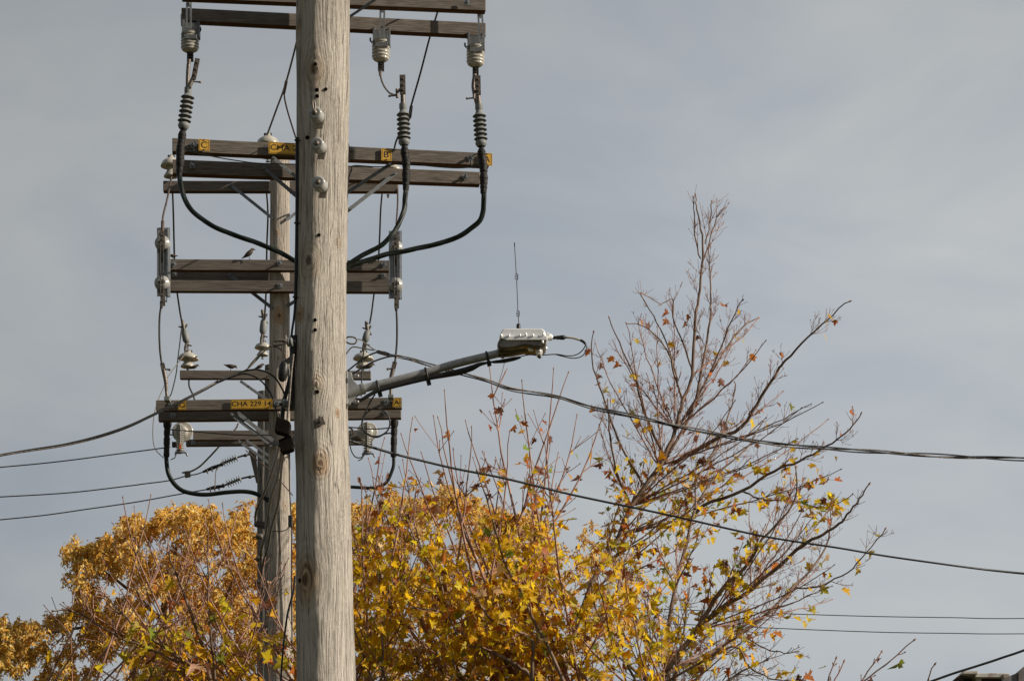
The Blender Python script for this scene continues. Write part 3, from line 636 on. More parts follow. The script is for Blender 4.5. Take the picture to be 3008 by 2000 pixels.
# spools on the front pole
for i, (x, y, lab) in enumerate([(924, 331, 'white spool insulator with a hook, topmost of three on the thick front pole'), (930, 421, 'white spool insulator, middle one of three on the thick front pole'), (934, 535, 'white spool insulator, lowest of three on the thick front pole')]):
    p0, n, dd = on_pole(FI, x + 3, y + 30, D1); d0 = dd - 0.16
    fr = P(x, y, d0); root = thing('spool_insulator', lab, 'insulator', p0, 'white spools on the front pole')
    s = M(1, x, y, d0); ax = Vector((0.014, 0.085, 0.0)); mb = MB()
    mb._lathe(fr, fr + ax, [(0, 14 * s), (0.01, 17 * s), (.06, 20 * s), (.22, 20.5 * s), (.34, 18 * s), (.5, 16 * s), (.62, 18 * s), (.75, 20.5 * s), (.93, 20.5 * s), (1, 17 * s)], 32, 0); part('spool', mb, M_WHITE, root)
    mb = MB(); mb._lathe(fr + ax * 1.5, fr - ax * 0.2, [(0, 5 * s), (.85, 5 * s), (.86, 8 * s), (.93, 8 * s), (.94, 5 * s), (1, 4.5 * s)], 10, 0); part('bolt', mb, M_CLAMP, root)
    mb = MB(); q = fr + ax; mb.box(q + Vector((0.01, 0.02, -0.03)), (0.02, 0, 0), (0, 0.012, 0), Vector((0.006, 0, 0.028))); part('clevis', mb, M_CLAMP, root)
    if i == 0:
        mb = MB(); mb.tpx([(920, 294), (918, 300), (920, 318), (926, 330)], d0 - 0.03, 6, 8); mb.tpx([(920, 294), (924, 299), (926, 316), (926, 330)], d0 - 0.03, 5, 8); part('hook', mb, M_PALEW, root)

# black conduit on the left flank of the front pole
mb = MB(); pts = []
for (x, y) in [(873, 405), (873, 560), (872, 700), (870, 800), (868, 880)]:
    pts.append((x, y))
mb.tpx(pts, 14.93, 11, 12)
for (x, y) in [(873, 412), (872, 655), (868, 872)]: mb.tpx([(x - 8, y), (x + 8, y + 1)], 14.9, 6, 8)
mb.tpx([(868, 878), (864, 930), (857, 980), (856, 1030), (862, 1062)], 14.93, 7, 8)
solo('conduit', mb, M_BLK, 'black pipe strapped up the left edge of the thick front pole', 'conduit')

# ------------------------------------------------------------------ spool rack with cables left of the front pole
rack = thing('spool_rack', 'bracket of three grey spools bolted to the left side of the thick front pole', 'insulator rack', P(850, 1180, 14.9))
mb = MB(); mb.qpx([(852, 985), (866, 985), (862, 1200), (848, 1200)], 14.95, 0.03); part('frame', mb, M_DKMET, rack)
for (x, y) in [(848, 1004), (840, 1092), (836, 1185)]:
    mb = MB(); mb.lpx((x - 6, y + 2), (x + 12, y), 14.85, [(0, 9), (.1, 13), (.35, 14), (.5, 10), (.65, 14), (.9, 13), (1, 9)], 18); part('spool', mb, M_POLYM, rack)
    mb = MB(); mb.lpx((x - 16, y + 3), (x + 20, y - 1), 14.85, [(0, 5), (1, 4)], 8); part('bolt', mb, M_DKMET, rack)
mb = MB(); mb.tpx([(800, 1008), (812, 1001), (834, 1001), (842, 1004)], 14.8, [5, 8, 9, 7], 8); mb.tpx([(800, 1008), (810, 1014), (832, 1010), (842, 1006)], 14.8, [5, 7, 7, 7], 8)
solo('wedge_clamp', mb, M_CLAMP, 'grey bail clamp hooked on the uppermost spool left of the thick front pole', 'clamp')
for (lab, poly) in [('upper black rubber hood hanging left of the thick front pole', [(813, 1221), (846, 1234), (853, 1240), (850, 1275), (844, 1277), (806, 1266)]), ('lower black rubber hood touching the thick front pole', [(817, 1290), (854, 1276), (863, 1300), (862, 1318), (831, 1328), (825, 1326)])]:
    mb = MB(); mb.qpx(poly, 14.8, 0.08); solo('rubber_hood', mb, M_RUSTB, lab, 'cable hood', 'rubber hoods left of the front pole', 0.006)
mb = MB(); mb.lpx((836, 1062), (828, 1120), 14.75, [(0, 8), (.2, 14), (.6, 15), (.9, 12), (1, 6)], 14); mb.tpx([(826, 1085), (840, 1066), (856, 1052)], 14.75, [10, 18, 14], 10)
solo('rubber_boot', mb, M_BLK, 'black rubber boot round the middle spool left of the thick front pole', 'boot')
for k, (lab, pts, w_, dd, m_) in enumerate([
    ('thick grey riser cable hugging the left edge of the thick front pole', [(862, 1040), (856, 1090), (853, 1130), (850, 1165), (848, 1190), (845, 1225), (842, 1250)], 7, 14.82, M_CLAMP),
    ('black cable bundle behind the spools left of the thick front pole', [(868, 985), (862, 1050), (852, 1110), (842, 1150), (834, 1180), (830, 1215), (829, 1240)], 13, 14.92, M_BLK),
    ('dark cable linking the two rubber hoods', [(838, 1262), (846, 1275), (850, 1290), (846, 1300)], 12, 14.84, M_BLK)]):
    mb = MB(); mb.tpx(pts, dd, w_, 8); solo('riser_cable', mb, m_, lab, 'cable', 'cables at the spool rack')
CB = 'cables running down between the poles'
for lab, pts, ww, d in [
    ('leftmost of three grey cables from the rubber hoods, ending at a small black box', [(820, 1310), (814, 1335), (800, 1380), (790, 1410), (768, 1465), (753, 1500), (750, 1530)], 8, (14.9, 35.4)),
    ('middle grey cable from the rubber hoods, snaking down beside the slender pole', [(826, 1322), (820, 1375), (811, 1410), (794, 1470), (782, 1560), (768, 1610), (767, 1650), (765, 1705)], 8, (14.9, 35.3)),
    ('rightmost grey cable from the rubber hoods, snaking down across the slender pole', [(833, 1325), (826, 1385), (824, 1410), (818, 1475), (797, 1550), (786, 1610), (770, 1668), (768, 1700)], 8, (14.9, 35.2))]:
    mb = MB(); q = path(pts, (14.9, 20, 24, 26, 27, 27.3, 27.4)); mb.tube([p for p, s in q], [s * ww * 0.5 for p, s in q], 8); solo('drop_cable', mb, M_CLAMP, lab, 'cable', CB)
for lab, pts, ww, d in [
    ('black cable running down the greyish pole below its lowest standoff', [(768, 1700), (774, 1740), (781, 1780), (792, 1832)], 7, 35.5),
    ('black cable slanting down between the greyish pole and slender pole', [(780, 1600), (788, 1680), (795, 1750), (798, 1800)], 6, 35.5),
    ('thin black cable on the right side of the slender pole, through a small box', [(850, 1330), (850, 1420), (854, 1500), (857, 1560), (856, 1650), (857, 1760), (858, 1900)], 4, 27.75),
    ('dark slack line hanging beside the lower left edge of the thick front pole', [(866, 1690), (863, 1729), (850, 1780), (843, 1813), (834, 1880), (829, 1936), (824, 2010)], 6, 15.2),
    ('thin brown wire slanting down across the slender pole from the lower braces', [(722, 1322), (748, 1345), (790, 1378), (830, 1420), (860, 1455)], 3, 27.6)]:
    mb = MB(); mb.tpx(pts, d, ww, 6); solo('hanging_cable', mb, M_BLK if ww > 3 else M_RUSTW, lab, 'cable', CB)
mb = MB(); mb.qpx([(748, 1525), (780, 1531), (778, 1550), (745, 1542)], 35.3, 0.12); solo('splice_box', mb, M_BLK, 'small black box on the greyish pole at the treetop line', 'box', None, 0.01)
mb = MB(); mb.bpx(846, 1512, 858, 1545, 27.6, 0.08); solo('splice_box', mb, M_BLK, 'small upright black box between the slender pole and the thick pole', 'box', None, 0.008)
mb = MB(); mb.tpx([(778, 1552), (795, 1558), (822, 1560), (842, 1555), (848, 1545)], 27.5, 3, 6); solo('jumper_wire', mb, M_WIRE, 'thin wire bowing across the slender pole between two black boxes', 'wire')

# ------------------------------------------------------------------ jumpers, drops and spans
def wire(lab, pts, w_, d, m_=M_WIRE, name='wire', group=None, n=6, cat='wire', extra=None):
    mb = MB(); mb.tpx(pts, d, w_, n)
    if extra: extra(mb)
    return solo(name, mb, m_, lab, cat, group)
JG = 'jumper wires between the crossarms'
def cl(pts, w_, d):
    def f(mb):
        mb.tpx(pts, d, w_, 8)
    return f
wire('forked brown wire from behind the front pole down to the cap insulator', [(905, -20), (868, 138), (838, 250), (812, 322), (785, 396)], 6, (21.9, 27.9), M_RUSTW, 'jumper_wire', JG, extra=cl([(841, 240), (834, 275)], 9, (24.6, 25.2)))
wire('short brown wire branching from the forked one, ending at the conduit top', [(834, 272), (838, 300), (850, 345), (869, 405)], 5, (25.2, 25.8), M_RUSTW, 'jumper_wire', JG)
wire('long dark wire slanting down from the top right crossarms to the middle termination', [(1300, -20), (1284, 40), (1262, 112), (1235, 215), (1206, 318), (1202, 350), (1169, 403), (1158, 440), (1157, 480)], 6, (21.7, 28.1), M_WIRE, 'jumper_wire', JG, extra=cl([(1208, 314), (1204, 345)], 10, (25, 25.3)))
wire('brown wire from the far left cream insulator down to the left link strap', [(506, 505), (500, 540), (490, 590), (480, 630), (477, 656), (477, 682)], 6, (28.1, 27.4), M_RUSTW, 'jumper_wire', JG, extra=cl([(478, 650), (477, 682)], 10, (27.45, 27.4)))
wire('wire from under plate B crossarms down to the right link strap', [(1168, 540), (1168, 600), (1164, 660), (1163, 695)], 5, (28.1, 27.4), M_RUSTW, 'jumper_wire', JG)
wire('wire from the left link strap down to the lower crossarm ends', [(474, 895), (469, 930), (468, 981), (470, 1030), (475, 1068)], 6, 27.5, M_WIRE, 'jumper_wire', JG, extra=cl([(474, 885), (474, 905)], 9, 27.45))
wire('wire from the right link strap down behind the curved grey arm', [(1163, 900), (1166, 940), (1166, 1000), (1163, 1040), (1160, 1066)], 6, 27.5, M_WIRE, 'jumper_wire', JG, extra=cl([(1164, 892), (1164, 912)], 9, 27.45))
for lab, pts, dev, ddv in [('left black drop wire with a grey fuse body above the leftmost cream insulator', [(507, 566), (509, 620), (511, 700), (513, 780), (518, 840), (527, 905), (533, 940), (540, 975)], ((540, 968), (549, 1006)), (28.4, 34.1)),
                      ('middle black drop wire with a grey fuse body beside the slender pole', [(783, 566), (787, 630), (784, 720), (783, 800), (781, 870), (778, 920), (777, 940)], ((775, 938), (772, 980)), (28.4, 34.1)),
                      ('right black drop wire with a grey fuse body right of the thick front pole', [(1122, 572), (1118, 620), (1115, 700), (1110, 780), (1098, 868), (1092, 915), (1086, 950)], ((1080, 972), (1072, 1004)), (28.4, 34.1))]:
    root = thing('drop_fuse', lab, 'fuse', P(dev[1][0], dev[1][1], 34.1), 'drop wires with fuse bodies')
    mb = MB(); mb.tpx(pts, ddv, 5.5, 6); part('wire', mb, M_WIRE, root)
    mb = MB(); mb.lpx(dev[0], dev[1], 34.0, [(0, 6), (.1, 9), (.5, 10.5), (.85, 10.5), (1, 7)], 14); part('fuse_body', mb, M_POLYM, root)
    (ax, ay), (bx, by) = dev; mb = MB()
    mb.tpx([(ax - 5, ay - 28), (ax - 2, ay - 14), (ax, ay + 2)], 34.0, [8, 12, 9], 8); mb.tpx([(ax - 16, ay - 9), (ax + 2, ay - 6), (ax + 10, ay - 16)], 34.0, [3, 8, 5], 6); mb.tpx([(ax, ay - 6), (ax + 8, ay + 6), (ax + 11, ay + 12)], 34.0, 5, 6)
    mb.tpx([(bx, by), (bx - 4, by + 14), (bx - 6, by + 28)], 34.0, [9, 9, 5], 8); mb.tpx([(bx + 4, by), (bx + 3, by + 26)], 34.0, 4, 6); mb.tpx([(bx, by + 6), (bx + 14, by + 10)], 34.0, [6, 4], 6)
    part('clamp', mb, M_CLAMP, root)
wire('thin wire hanging from the left fuse past the cream insulator', [(534, 955), (528, 1010), (522, 1057), (517, 1100), (505, 1150), (498, 1166)], 3.5, 33.7, M_WIRE, 'tail_wire')
wire('pale wire from the leftmost cream insulator curling round under the lower crossarms', [(546, 1036), (520, 1070), (494, 1106), (481, 1137), (466, 1172), (453, 1218), (449, 1277), (456, 1318), (480, 1344)], 3, (33.9, 27.5), M_PALEW, 'tail_wire')
wire('short wire from the birds\' crossarm down to the lower one', [(555, 1116), (556, 1135), (566, 1158), (572, 1175)], 5, 34.0, M_WIRE, 'tail_wire')
wire('pair of thin tail wires hanging from the right fuse', [(1073, 1010), (1066, 1050), (1063, 1090), (1062, 1130), (1061, 1165)], 4, 33.8, M_WIRE, 'tail_wire')
wire('bent rod running up left behind the thick front pole beside the slender pole', [(1017, 1040), (1034, 1020), (1060, 1022), (1098, 1029)], 4, 15.0, M_CLAMP, 'tail_wire')
wire('thin ground wire tied along the upper crossarms left of the thick front pole', [(548, 440), (566, 436), (568, 445), (553, 447), (600, 455), (650, 465), (700, 473), (760, 480), (866, 483), (950, 486)], 3.5, 21.05, M_CABLE, 'ground_wire', 'thin ground wires along the crossarms')
wire('thin ground wire tied along the upper crossarms right of the thick front pole', [(1010, 489), (1090, 490), (1130, 490), (1165, 482), (1210, 483), (1290, 491), (1350, 494), (1410, 489)], 3.5, 21.2, M_CABLE, 'ground_wire', 'thin ground wires along the crossarms', extra=cl([(1385, 487), (1384, 465), (1396, 454), (1414, 453)], 3.5, 21.2))
wire('thin black lead curling out from behind the right edge of the thick front pole', [(1014, 410), (1023, 422), (1027, 445), (1025, 470), (1014, 490)], 3, 21.1, M_WIRE, 'ground_wire')
wire('black lead dropping behind the thick front pole from the thin ground wire', [(1095, 491), (1040, 488), (1032, 500), (1023, 530), (1019, 545)], 5, 21.2, M_BLK, 'ground_wire')
wire('thin wire along the lower left crossarm underside to the slender pole', [(500, 1261), (510, 1262), (560, 1266), (690, 1276), (800, 1278)], 4, 27.5, M_WIRE, 'ground_wire', extra=cl([(500, 1261), (512, 1264), (510, 1276), (498, 1276)], 4, 27.5))
wire('thin wire under the lower right crossarms behind the coiled cable', [(1016, 1254), (1060, 1257), (1100, 1260), (1150, 1256)], 4, 27.5, M_WIRE, 'ground_wire', extra=cl([(1020, 1254), (1036, 1262), (1036, 1276), (1022, 1277)], 4, 27.5))
wire('thin wire hooking under the right fuse cutout', [(1032, 1260), (1029, 1310), (1042, 1340), (1062, 1343), (1074, 1330)], 3.5, 33.6, M_WIRE, 'tail_wire')
wire('jumper bending from the middle upper arrester to its termination', [(1118, 206), (1118, 222), (1122, 240), (1132, 260), (1146, 275), (1162, 280)], 6, (21.7, 21.05), M_CLAMP, 'jumper_wire', extra=lambda mb: (mb.tpx([(1118, 203), (1117, 224)], 21.7, [13, 8], 10), small_T(mb, 1166, 281, 21.03, -22), mb.tpx([(1166, 262), (1167, 288)], 21.03, 9, 8), mb.tpx([(1166, 272), (1182, 258)], 21.03, 9, 8)))
for x, d, k in [(558, 21.1, 'left'), (1397, 21.2, 'right')]:
    mb = MB(); y0 = 178 if k == 'left' else 220; mb.tpx([(x - 3, y0 - 2), (x - 4, y0 + 18)], d, [13, 9], 10); mb.tpx([(x - 4, y0 + 10), (x - 6, y0 + 40), (x - 7 if k == 'left' else x + 4, y0 + 86)], d, 12, 8)
    solo('jumper_wire', mb, M_CLAMP, 'short thick jumper below the ' + k + ' upper arrester', 'wire', JG)

# --- twisted service cables
def twisted(lab, pts, d, w_, amp, turns, mats, name='service_cable'):
    q = path(pts, d, True, 12); root = thing(name, lab, 'cable', q[0][0], 'twisted service cables')
    for k, m_ in enumerate(mats):
        mb = MB(); v = []; s_ = 0
        for i, (p, sc) in enumerate(q):
            if i: s_ += (p - q[i - 1][0]).length
            a = s_ * turns + k * 2.1 + 0.6 * math.sin(s_ * 1.3 + k); e = min(1, i / 8)
            v.append(p + Vector((0, math.cos(a), math.sin(a))) * amp * sc * (0.4 + 0.6 * e))
        mb.tube(v, [w_ * 0.5 * sc for p, sc in q], 6); part('strand', mb, m_, root)
    return root
twisted('twisted triple cable spanning from the front pole rightward behind the curved arm', [(1150, 1043), (1200, 1052), (1260, 1072), (1330, 1090), (1414, 1113), (1490, 1140), (1541, 1150), (1632, 1166), (1747, 1199), (1891, 1228), (2044, 1262), (2236, 1299), (2427, 1317), (2599, 1328), (2800, 1340), (3060, 1350), (3400, 1358), (4000, 1362)],
        (15.6, 16.2, 17.5), 4.4, 4.6, 5.0, [M_BLK, M_BLK, M_CLAMP])
twisted('twisted black cable rising from the left photo edge over the lower crossarms', [(-900, 1490), (-400, 1410), (-60, 1350), (0, 1338), (95, 1322), (191, 1306), (290, 1282), (383, 1250), (471, 1208), (548, 1170), (599, 1144), (644, 1119)],
        (14.2, 14.9), 5.0, 2.6, 3.5, [M_BLK, M_BLK, M_CLAMP])
wire('black strand arching from the left service cable down into the middle spool', [(640, 1121), (688, 1100), (726, 1088), (759, 1086), (790, 1096), (813, 1116), (830, 1145), (838, 1165)], 5.5, 14.9, M_BLK, 'service_strand', 'loose strands of the service cables')
wire('black strand arching from the left service cable into the upper rubber hood', [(640, 1124), (688, 1104), (721, 1098), (752, 1108), (777, 1129), (798, 1162), (808, 1195), (818, 1226)], 5, 14.85, M_BLK, 'service_strand', 'loose strands of the service cables')
wire('grey grip and messenger wire reaching up to the uppermost spool clamp', [(640, 1121), (690, 1100), (726, 1084), (744, 1065), (757, 1050), (778, 1030), (802, 1008)], 4, 14.88, M_PALEW, 'messenger_wire', None, extra=cl([(729, 1081), (742, 1066), (757, 1050), (766, 1042)], [6, 9, 9, 5], 14.87))
wire('thin pale wire curving from the messenger down to the middle spool', [(792, 1018), (806, 1018), (822, 1025), (835, 1040), (841, 1062), (842, 1085)], 3.5, 14.85, M_RUSTW, 'tail_wire')
wire('upper black strand arching down from the right service cable to the bracket plate', [(1150, 1043), (1128, 1034), (1102, 1036), (1069, 1052), (1045, 1070), (1018, 1092)], 5, 15.3, M_BLK, 'service_strand', 'loose strands of the service cables')
wire('lower black strand arching down from the right service cable to the bracket plate', [(1165, 1046), (1140, 1048), (1102, 1060), (1066, 1079), (1036, 1099), (1020, 1112)], 5, 15.4, M_BLK, 'service_strand', 'loose strands of the service cables')
root = thing('wedge_clamp', 'dark wedge clamp on a pale wire bail just right of the thick front pole', 'clamp', P(1030, 1010, 15.3))
mb = MB(); mb.tpx([(1016, 995), (1022, 990), (1036, 990), (1046, 995), (1047, 1003), (1040, 1010), (1026, 1009), (1016, 1003)], 15.3, 5, 8); part('thimble', mb, M_CLAMP, root)
mb = MB(); mb.tpx([(1046, 997), (1060, 998), (1075, 1010), (1092, 1022), (1104, 1029)], 15.3, 3, 6); part('bail', mb, M_PALEW, root)
mb = MB(); mb.qpx([(1105, 1029), (1112, 1028), (1144, 1037), (1144, 1043), (1130, 1041), (1106, 1034)], 15.28, 0.03); part('wedge', mb, M_DKMET, root)
wire('single black cable spanning low from the front pole across the yellow leaves', [(1005, 1288), (1023, 1293), (1082, 1310), (1159, 1333), (1235, 1352), (1337, 1376), (1465, 1401), (1580, 1428), (1700, 1457), (1968, 1513), (2236, 1573), (2465, 1609), (2599, 1632), (2754, 1654), (2851, 1667), (2928, 1676), (3060, 1688), (3400, 1712), (4000, 1735)], [8.5, 8, 7, 7, 6.5, 6, 6, 7, 7], (15.0, 16.5), M_BLK, 'single_span')
wire('thick dark cable crossing the bottom right corner above the rusty roof', [(2200, 2150), (2450, 2088), (2680, 2018), (2735, 2000), (2800, 1977), (2870, 1955), (2940, 1932), (3060, 1888), (3400, 1740), (3900, 1480)], 7, 11.0, M_BLK, 'single_span')
wire('upper of two faint thin wires at right, beyond the maple', [(1500, 1770), (1900, 1786), (2265, 1800), (2550, 1809), (2800, 1813), (3060, 1815), (4200, 1800)], 2.6, 60, M_WIRE, 'far_span', 'faint thin wires at right')
wire('lower of two faint thin wires at right, beyond the maple', [(1500, 1810), (1900, 1828), (2223, 1842), (2562, 1855), (2800, 1859), (3060, 1860), (4200, 1848)], 2.6, 60, M_WIRE, 'far_span', 'faint thin wires at right')
LG = 'thin wires leaving to the left'
wire('top thin wire running left to the photo edge from the ribbed cutout', [(-1000, 1440), (-400, 1408), (-60, 1378), (0, 1372), (110, 1362), (217, 1350), (330, 1335), (446, 1320), (500, 1312)], 3.6, 34.5, M_WIRE, 'thin_span', LG, extra=lambda mb: mb.bpx(505, 1297, 519, 1312, 34.4, 0.05))
wire('short wire from a grey block up to the far crossarms', [(535, 1388), (558, 1385), (586, 1370), (614, 1343), (642, 1313), (690, 1262), (700, 1243)], 5.5, 34.6, M_PALEW, 'tail_wire', None, extra=lambda mb: mb.qpx([(541, 1384), (558, 1382), (559, 1398), (543, 1401)], 34.5, 0.06))
def strain(lab, span, hw, sh0, sh1, end):
    root = thing('strain_wire', lab, 'wire', P(hw[0][0], hw[0][1], 35.5), LG)
    mb = MB(); mb.tpx(span, 35.5, 3.6, 6); part('wire', mb, M_WIRE, root)
    mb = MB(); (ax, ay), (bx, by) = hw; mb.tpx([(ax, ay), ((ax + bx) / 2, (ay + by) / 2 - 1), (bx, by)], 35.5, [7, 12, 8], 8)
    for u in (0.2, 0.45, 0.7): q = (ax + (bx - ax) * u, ay + (by - ay) * u); mb.tpx([(q[0], q[1] - 3), (q[0] + 3, q[1] + 9)], 35.45, 4, 6)
    mb.tpx([(bx - 4, by - 3), (bx + 4, by + 1)], 35.45, 12, 8); part('clamp', mb, M_DKMET, root)
    n = 6; pr = [(0, 3.5)]
    for k in range(n): a = 0.06 + 0.88 * k / (n - 1) * 0.95; pr += [(a - .04, 4), (a, 13), (a + .012, 13), (a + .04, 4)]
    pr += [(1, 3.5)]; mb = MB(); mb.lpx(sh0, sh1, 35.5, pr, 16); part('insulator', mb, M_POLYM, root)
    mb = MB(); mb.tpx([hw[1], sh0], 35.5, 6, 6); mb.tpx([sh1, ((sh1[0] + end[0]) / 2, (sh1[1] + end[1]) / 2 - 1), end], 35.5, [5, 6, 6], 6)
    e = ((sh1[0] * .35 + end[0] * .65), (sh1[1] * .35 + end[1] * .65)); mb.tpx([(e[0] - 6, e[1] + 2), e, (e[0] + 6, e[1] - 1)], 35.45, [5, 11, 5], 8); part('link', mb, M_DKMET, root)
strain('middle thin wire running left, ended by the upper spiky grey insulator', [(-1000, 1500), (-400, 1478), (-60, 1463), (0, 1459), (200, 1447), (383, 1426), (420, 1421), (497, 1411), (545, 1398), (578, 1392), (598, 1385)], ((596, 1386), (652, 1364)), (655, 1360), (698, 1343), (734, 1334))
strain('lowest thin wire running left, ended by the lower spiky grey insulator', [(-1000, 1620), (-400, 1572), (-60, 1533), (0, 1526), (128, 1513), (255, 1495), (400, 1474), (510, 1454), (608, 1437)], ((606, 1437), (656, 1427)), (666, 1422), (709, 1405), (749, 1398))
wire('short jumper dangling between the two spiky grey insulators', [(646, 1368), (636, 1378), (633, 1400), (632, 1430)], 3, 35.4, M_PALEW, 'tail_wire')

# ------------------------------------------------------------------ white disc and ribbed cutout pairs on the far arms
def cutout(x, y0, y1, disc, lab, mark, side):
    root = thing('fuse_cutout', lab, 'cutout', P(x, y1, 33.7), 'ribbed cutouts beside white discs')
    pr = [(0, 6)]; n = 12
    for k in range(n): a = (k + .2) / n; pr += [(a, 5.5), (a + .35 / n, 12), (a + .55 / n, 12), (a + .6 / n, 6)]
    pr += [(1, 7)]; mb = MB(); mb.lpx((x, y0), (x, y1), 33.7, pr, 20); part('ribbed_body', mb, M_WHITE, root)
    mb = MB(); mb.tpx([(x, y0 + 2), (x, y1 - 2)], 33.62, 5, 8); part('tube', mb, M_PALEW, root)
    if mark: mb = MB(); mb.bpx(x - 3, mark, x + 3, mark + 14, 33.59, 0.01); part('orange_mark', mb, M_ORANGE, root)
    mb = MB(); mb.tpx([(x - 14, y1 + 6), (x, y1 + 4), (x + 12, y1 + 4)], 33.7, [8, 13, 7], 8); mb.tpx([(x + 10, y1 + 4), (x + 18, y1 + 8), (x + 22, y1 + 16)], 33.7, 6, 6); mb.tpx([(x - 13, y1 + 6), (x - 15, y1 + 20), (x - 28, y1 + 27)], 33.7, [6, 4, 3], 6); part('fitting', mb, M_GALV, root)
    cx, cy, r = disc; c = P(cx, cy, 33.85); s = M(1, cx, cy, 33.85)
    r2 = thing('disc_insulator', lab.replace('ribbed white cutout', 'round disc insulator behind the ribbed cutout'), 'insulator', c, 'white discs behind the cutouts')
    mb = MB(); mb._lathe(c + Vector((0, 0.1, 0)), c + Vector((0, -0.05, 0)), [(0, r * .4 * s), (.4, r * .9 * s), (.6, r * s), (.72, r * s), (.74, r * .9 * s), (.66, r * .62 * s), (.8, r * .5 * s), (1, r * .35 * s)], 32, 0); part('disc', mb, M_CREAM, r2)
    mb = MB(); mb._lathe(c + Vector((0, -0.05, 0)), c + Vector((0, -0.09, 0)), [(0, r * .3 * s), (1, r * .2 * s)], 12, 0); part('cap', mb, M_GALV, r2)
cutout(529, 1246, 1323, (536, 1268, 31), 'ribbed white cutout with an orange mark under the left crossarm end', 1304, -1)
cutout(1079, 1240, 1326, (1079, 1268, 30), 'ribbed white cutout inside the black cable coil', None, 1)

# ------------------------------------------------------------------ radio box on its curved arm
rd = thing('antenna_box', 'silver metal box with a whip antenna on a curved grey arm off the front pole', 'antenna box', P(1025, 1200, 14.9))
DA = 15.03
mb = MB(); d = DA - 0.02
mb.qpx([(1017, 1089), (1021, 1089), (1022, 1188), (1018, 1188)], d - 0.03, 0.06)
mb.qpx([(1021, 1092), (1032, 1092), (1035, 1108), (1039, 1117), (1050, 1128), (1064, 1140), (1062, 1149), (1032, 1180), (1030, 1187), (1021, 1187)], d - 0.012, 0.03)
mb.tpx([(1022, 1158), (1068, 1141)], d, [30, 33], 18)
mb.tpx([(1064, 1142), (1071, 1140)], d, [35, 35], 18)
for y in (1104, 1180): mb.tpx([(1034, y), (1046, y)], d - 0.04, 8, 8); mb.tpx([(1043, y), (1046, y)], d - 0.04, 14, 8); mb.ball(P(1051, y, d - .04), M(4.5, 1051, y, d), 8)
part('bracket', mb, M_ALU, rd, 0.003)
arm_pts = [(1066, 1142), (1107, 1131), (1171, 1115), (1248, 1095), (1337, 1069), (1426, 1047), (1478, 1035)]
mb = MB(); mb.tpx(arm_pts, DA, [25, 25, 25, 25, 24.5, 24, 24], 20); part('arm_tube', mb, M_ALU, rd)
mb = MB(); mb.tpx([(1028, 1184), (1058, 1176), (1085, 1160), (1110, 1148), (1171, 1131), (1250, 1112), (1310, 1100), (1350, 1092), (1385, 1081), (1410, 1070), (1440, 1064), (1462, 1061)], DA - 0.02, [10, 11, 12, 12, 13, 14, 18, 20, 18, 12, 6, 9], 10); part('supply_cable', mb, M_BLK, rd)
mb = MB()
mb.tpx([(1448, 1064), (1480, 1060), (1510, 1054), (1530, 1049)], DA - 0.03, [7, 13, 12, 6], 10); part('connector', mb, M_BLK, rd)
def strap(x0, y0, x1, y1):
    mb = MB(); c = P((x0 + x1) / 2, (y0 + y1) / 2, DA); a = P(x0, y0, DA); b = P(x1, y1, DA); t = (P(1426, 1047, DA) - P(1107, 1131, DA)).normalized()
    r = (a - b).length / 2; u = (a - b).normalized(); v = Vector((0, 1, 0)); ring = [c + u * (r * math.cos(k * .3927)) + v * (r * .8 * math.sin(k * .3927)) for k in range(17)]
    mb.tube(ring, M(3.6, x0, y0, DA), 6, 0, False); mb.box(b + u * -0.004, t * 0.012, Vector((0, 0.01, 0)), u * 0.014); part('cable_tie', mb, M_BLK, rd)
strap(1106, 1119, 1116, 1156); strap(1249, 1081, 1259, 1122); strap(1428, 1034, 1436, 1066)
# housing: upper casing, flange, lower bronze shell, fitter, end connector
d = DA - 0.10
mb = MB(); mb.qpx([(1470, 983), (1472, 973), (1479, 966), (1488, 964), (1592, 964), (1600, 970), (1605, 984), (1605, 990), (1470, 990)], d, 0.22)
part('upper_case', mb, M_CASE, rd, 0.008)
mb = MB(); mb.qpx([(1467, 986), (1606, 986), (1608, 993), (1606, 998), (1490, 999), (1467, 991)], d - 0.012, 0.245)
for x, y in ((1472, 985), (1495, 986), (1527, 985), (1544, 982), (1565, 985), (1596, 982), (1594, 1004), (1604, 1023)):
    q = P(x, y, d - 0.012); mb.ball(q, M(4.2, x, y, d), 8, 0, (1, 1, 1.3))
part('flange', mb, M_CASE, rd, 0.004)
mb = MB(); A = [P(x, y, d + .0) for x, y in [(1468, 992), (1606, 999), (1603, 1012), (1592, 1022), (1540, 1016), (1500, 1024), (1468, 1026), (1459, 1012)]]
mb.poly(A, (0, 0.2, 0)); part('lower_shell', mb, M_LENS, rd, 0.012)
mb = MB(); mb.tpx([(1464, 1036), (1486, 1034), (1520, 1028), (1550, 1022), (1575, 1022)], DA, [30, 29, 26, 20, 16], 16); mb.tpx([(1472, 1026), (1477, 1052)], DA - 0.01, 10, 8); part('fitter', mb, M_LENS, rd)
mb = MB(); mb.qpx([(1572, 1024), (1592, 1020), (1594, 1034), (1588, 1042), (1578, 1040)], DA - 0.05, 0.08); mb.ball(P(1584, 1030, DA - .06), M(6, 1584, 1030, DA), 10); part('clamp_foot', mb, M_CASE, rd, 0.004)
mb = MB(); mb.ball(P(1585, 1048, DA - .05), M(5.5, 1585, 1048, DA), 10); part('gland', mb, M_BLK, rd)
mb = MB(); mb.lpx((1550, 1022), (1567, 1030), DA - 0.055, [(0, 2), (.3, 6), (.7, 6), (1, 2)], 10); part('clip', mb, M_CASE, rd)  # bright sliver modelled to stand for a highlight on the fitter
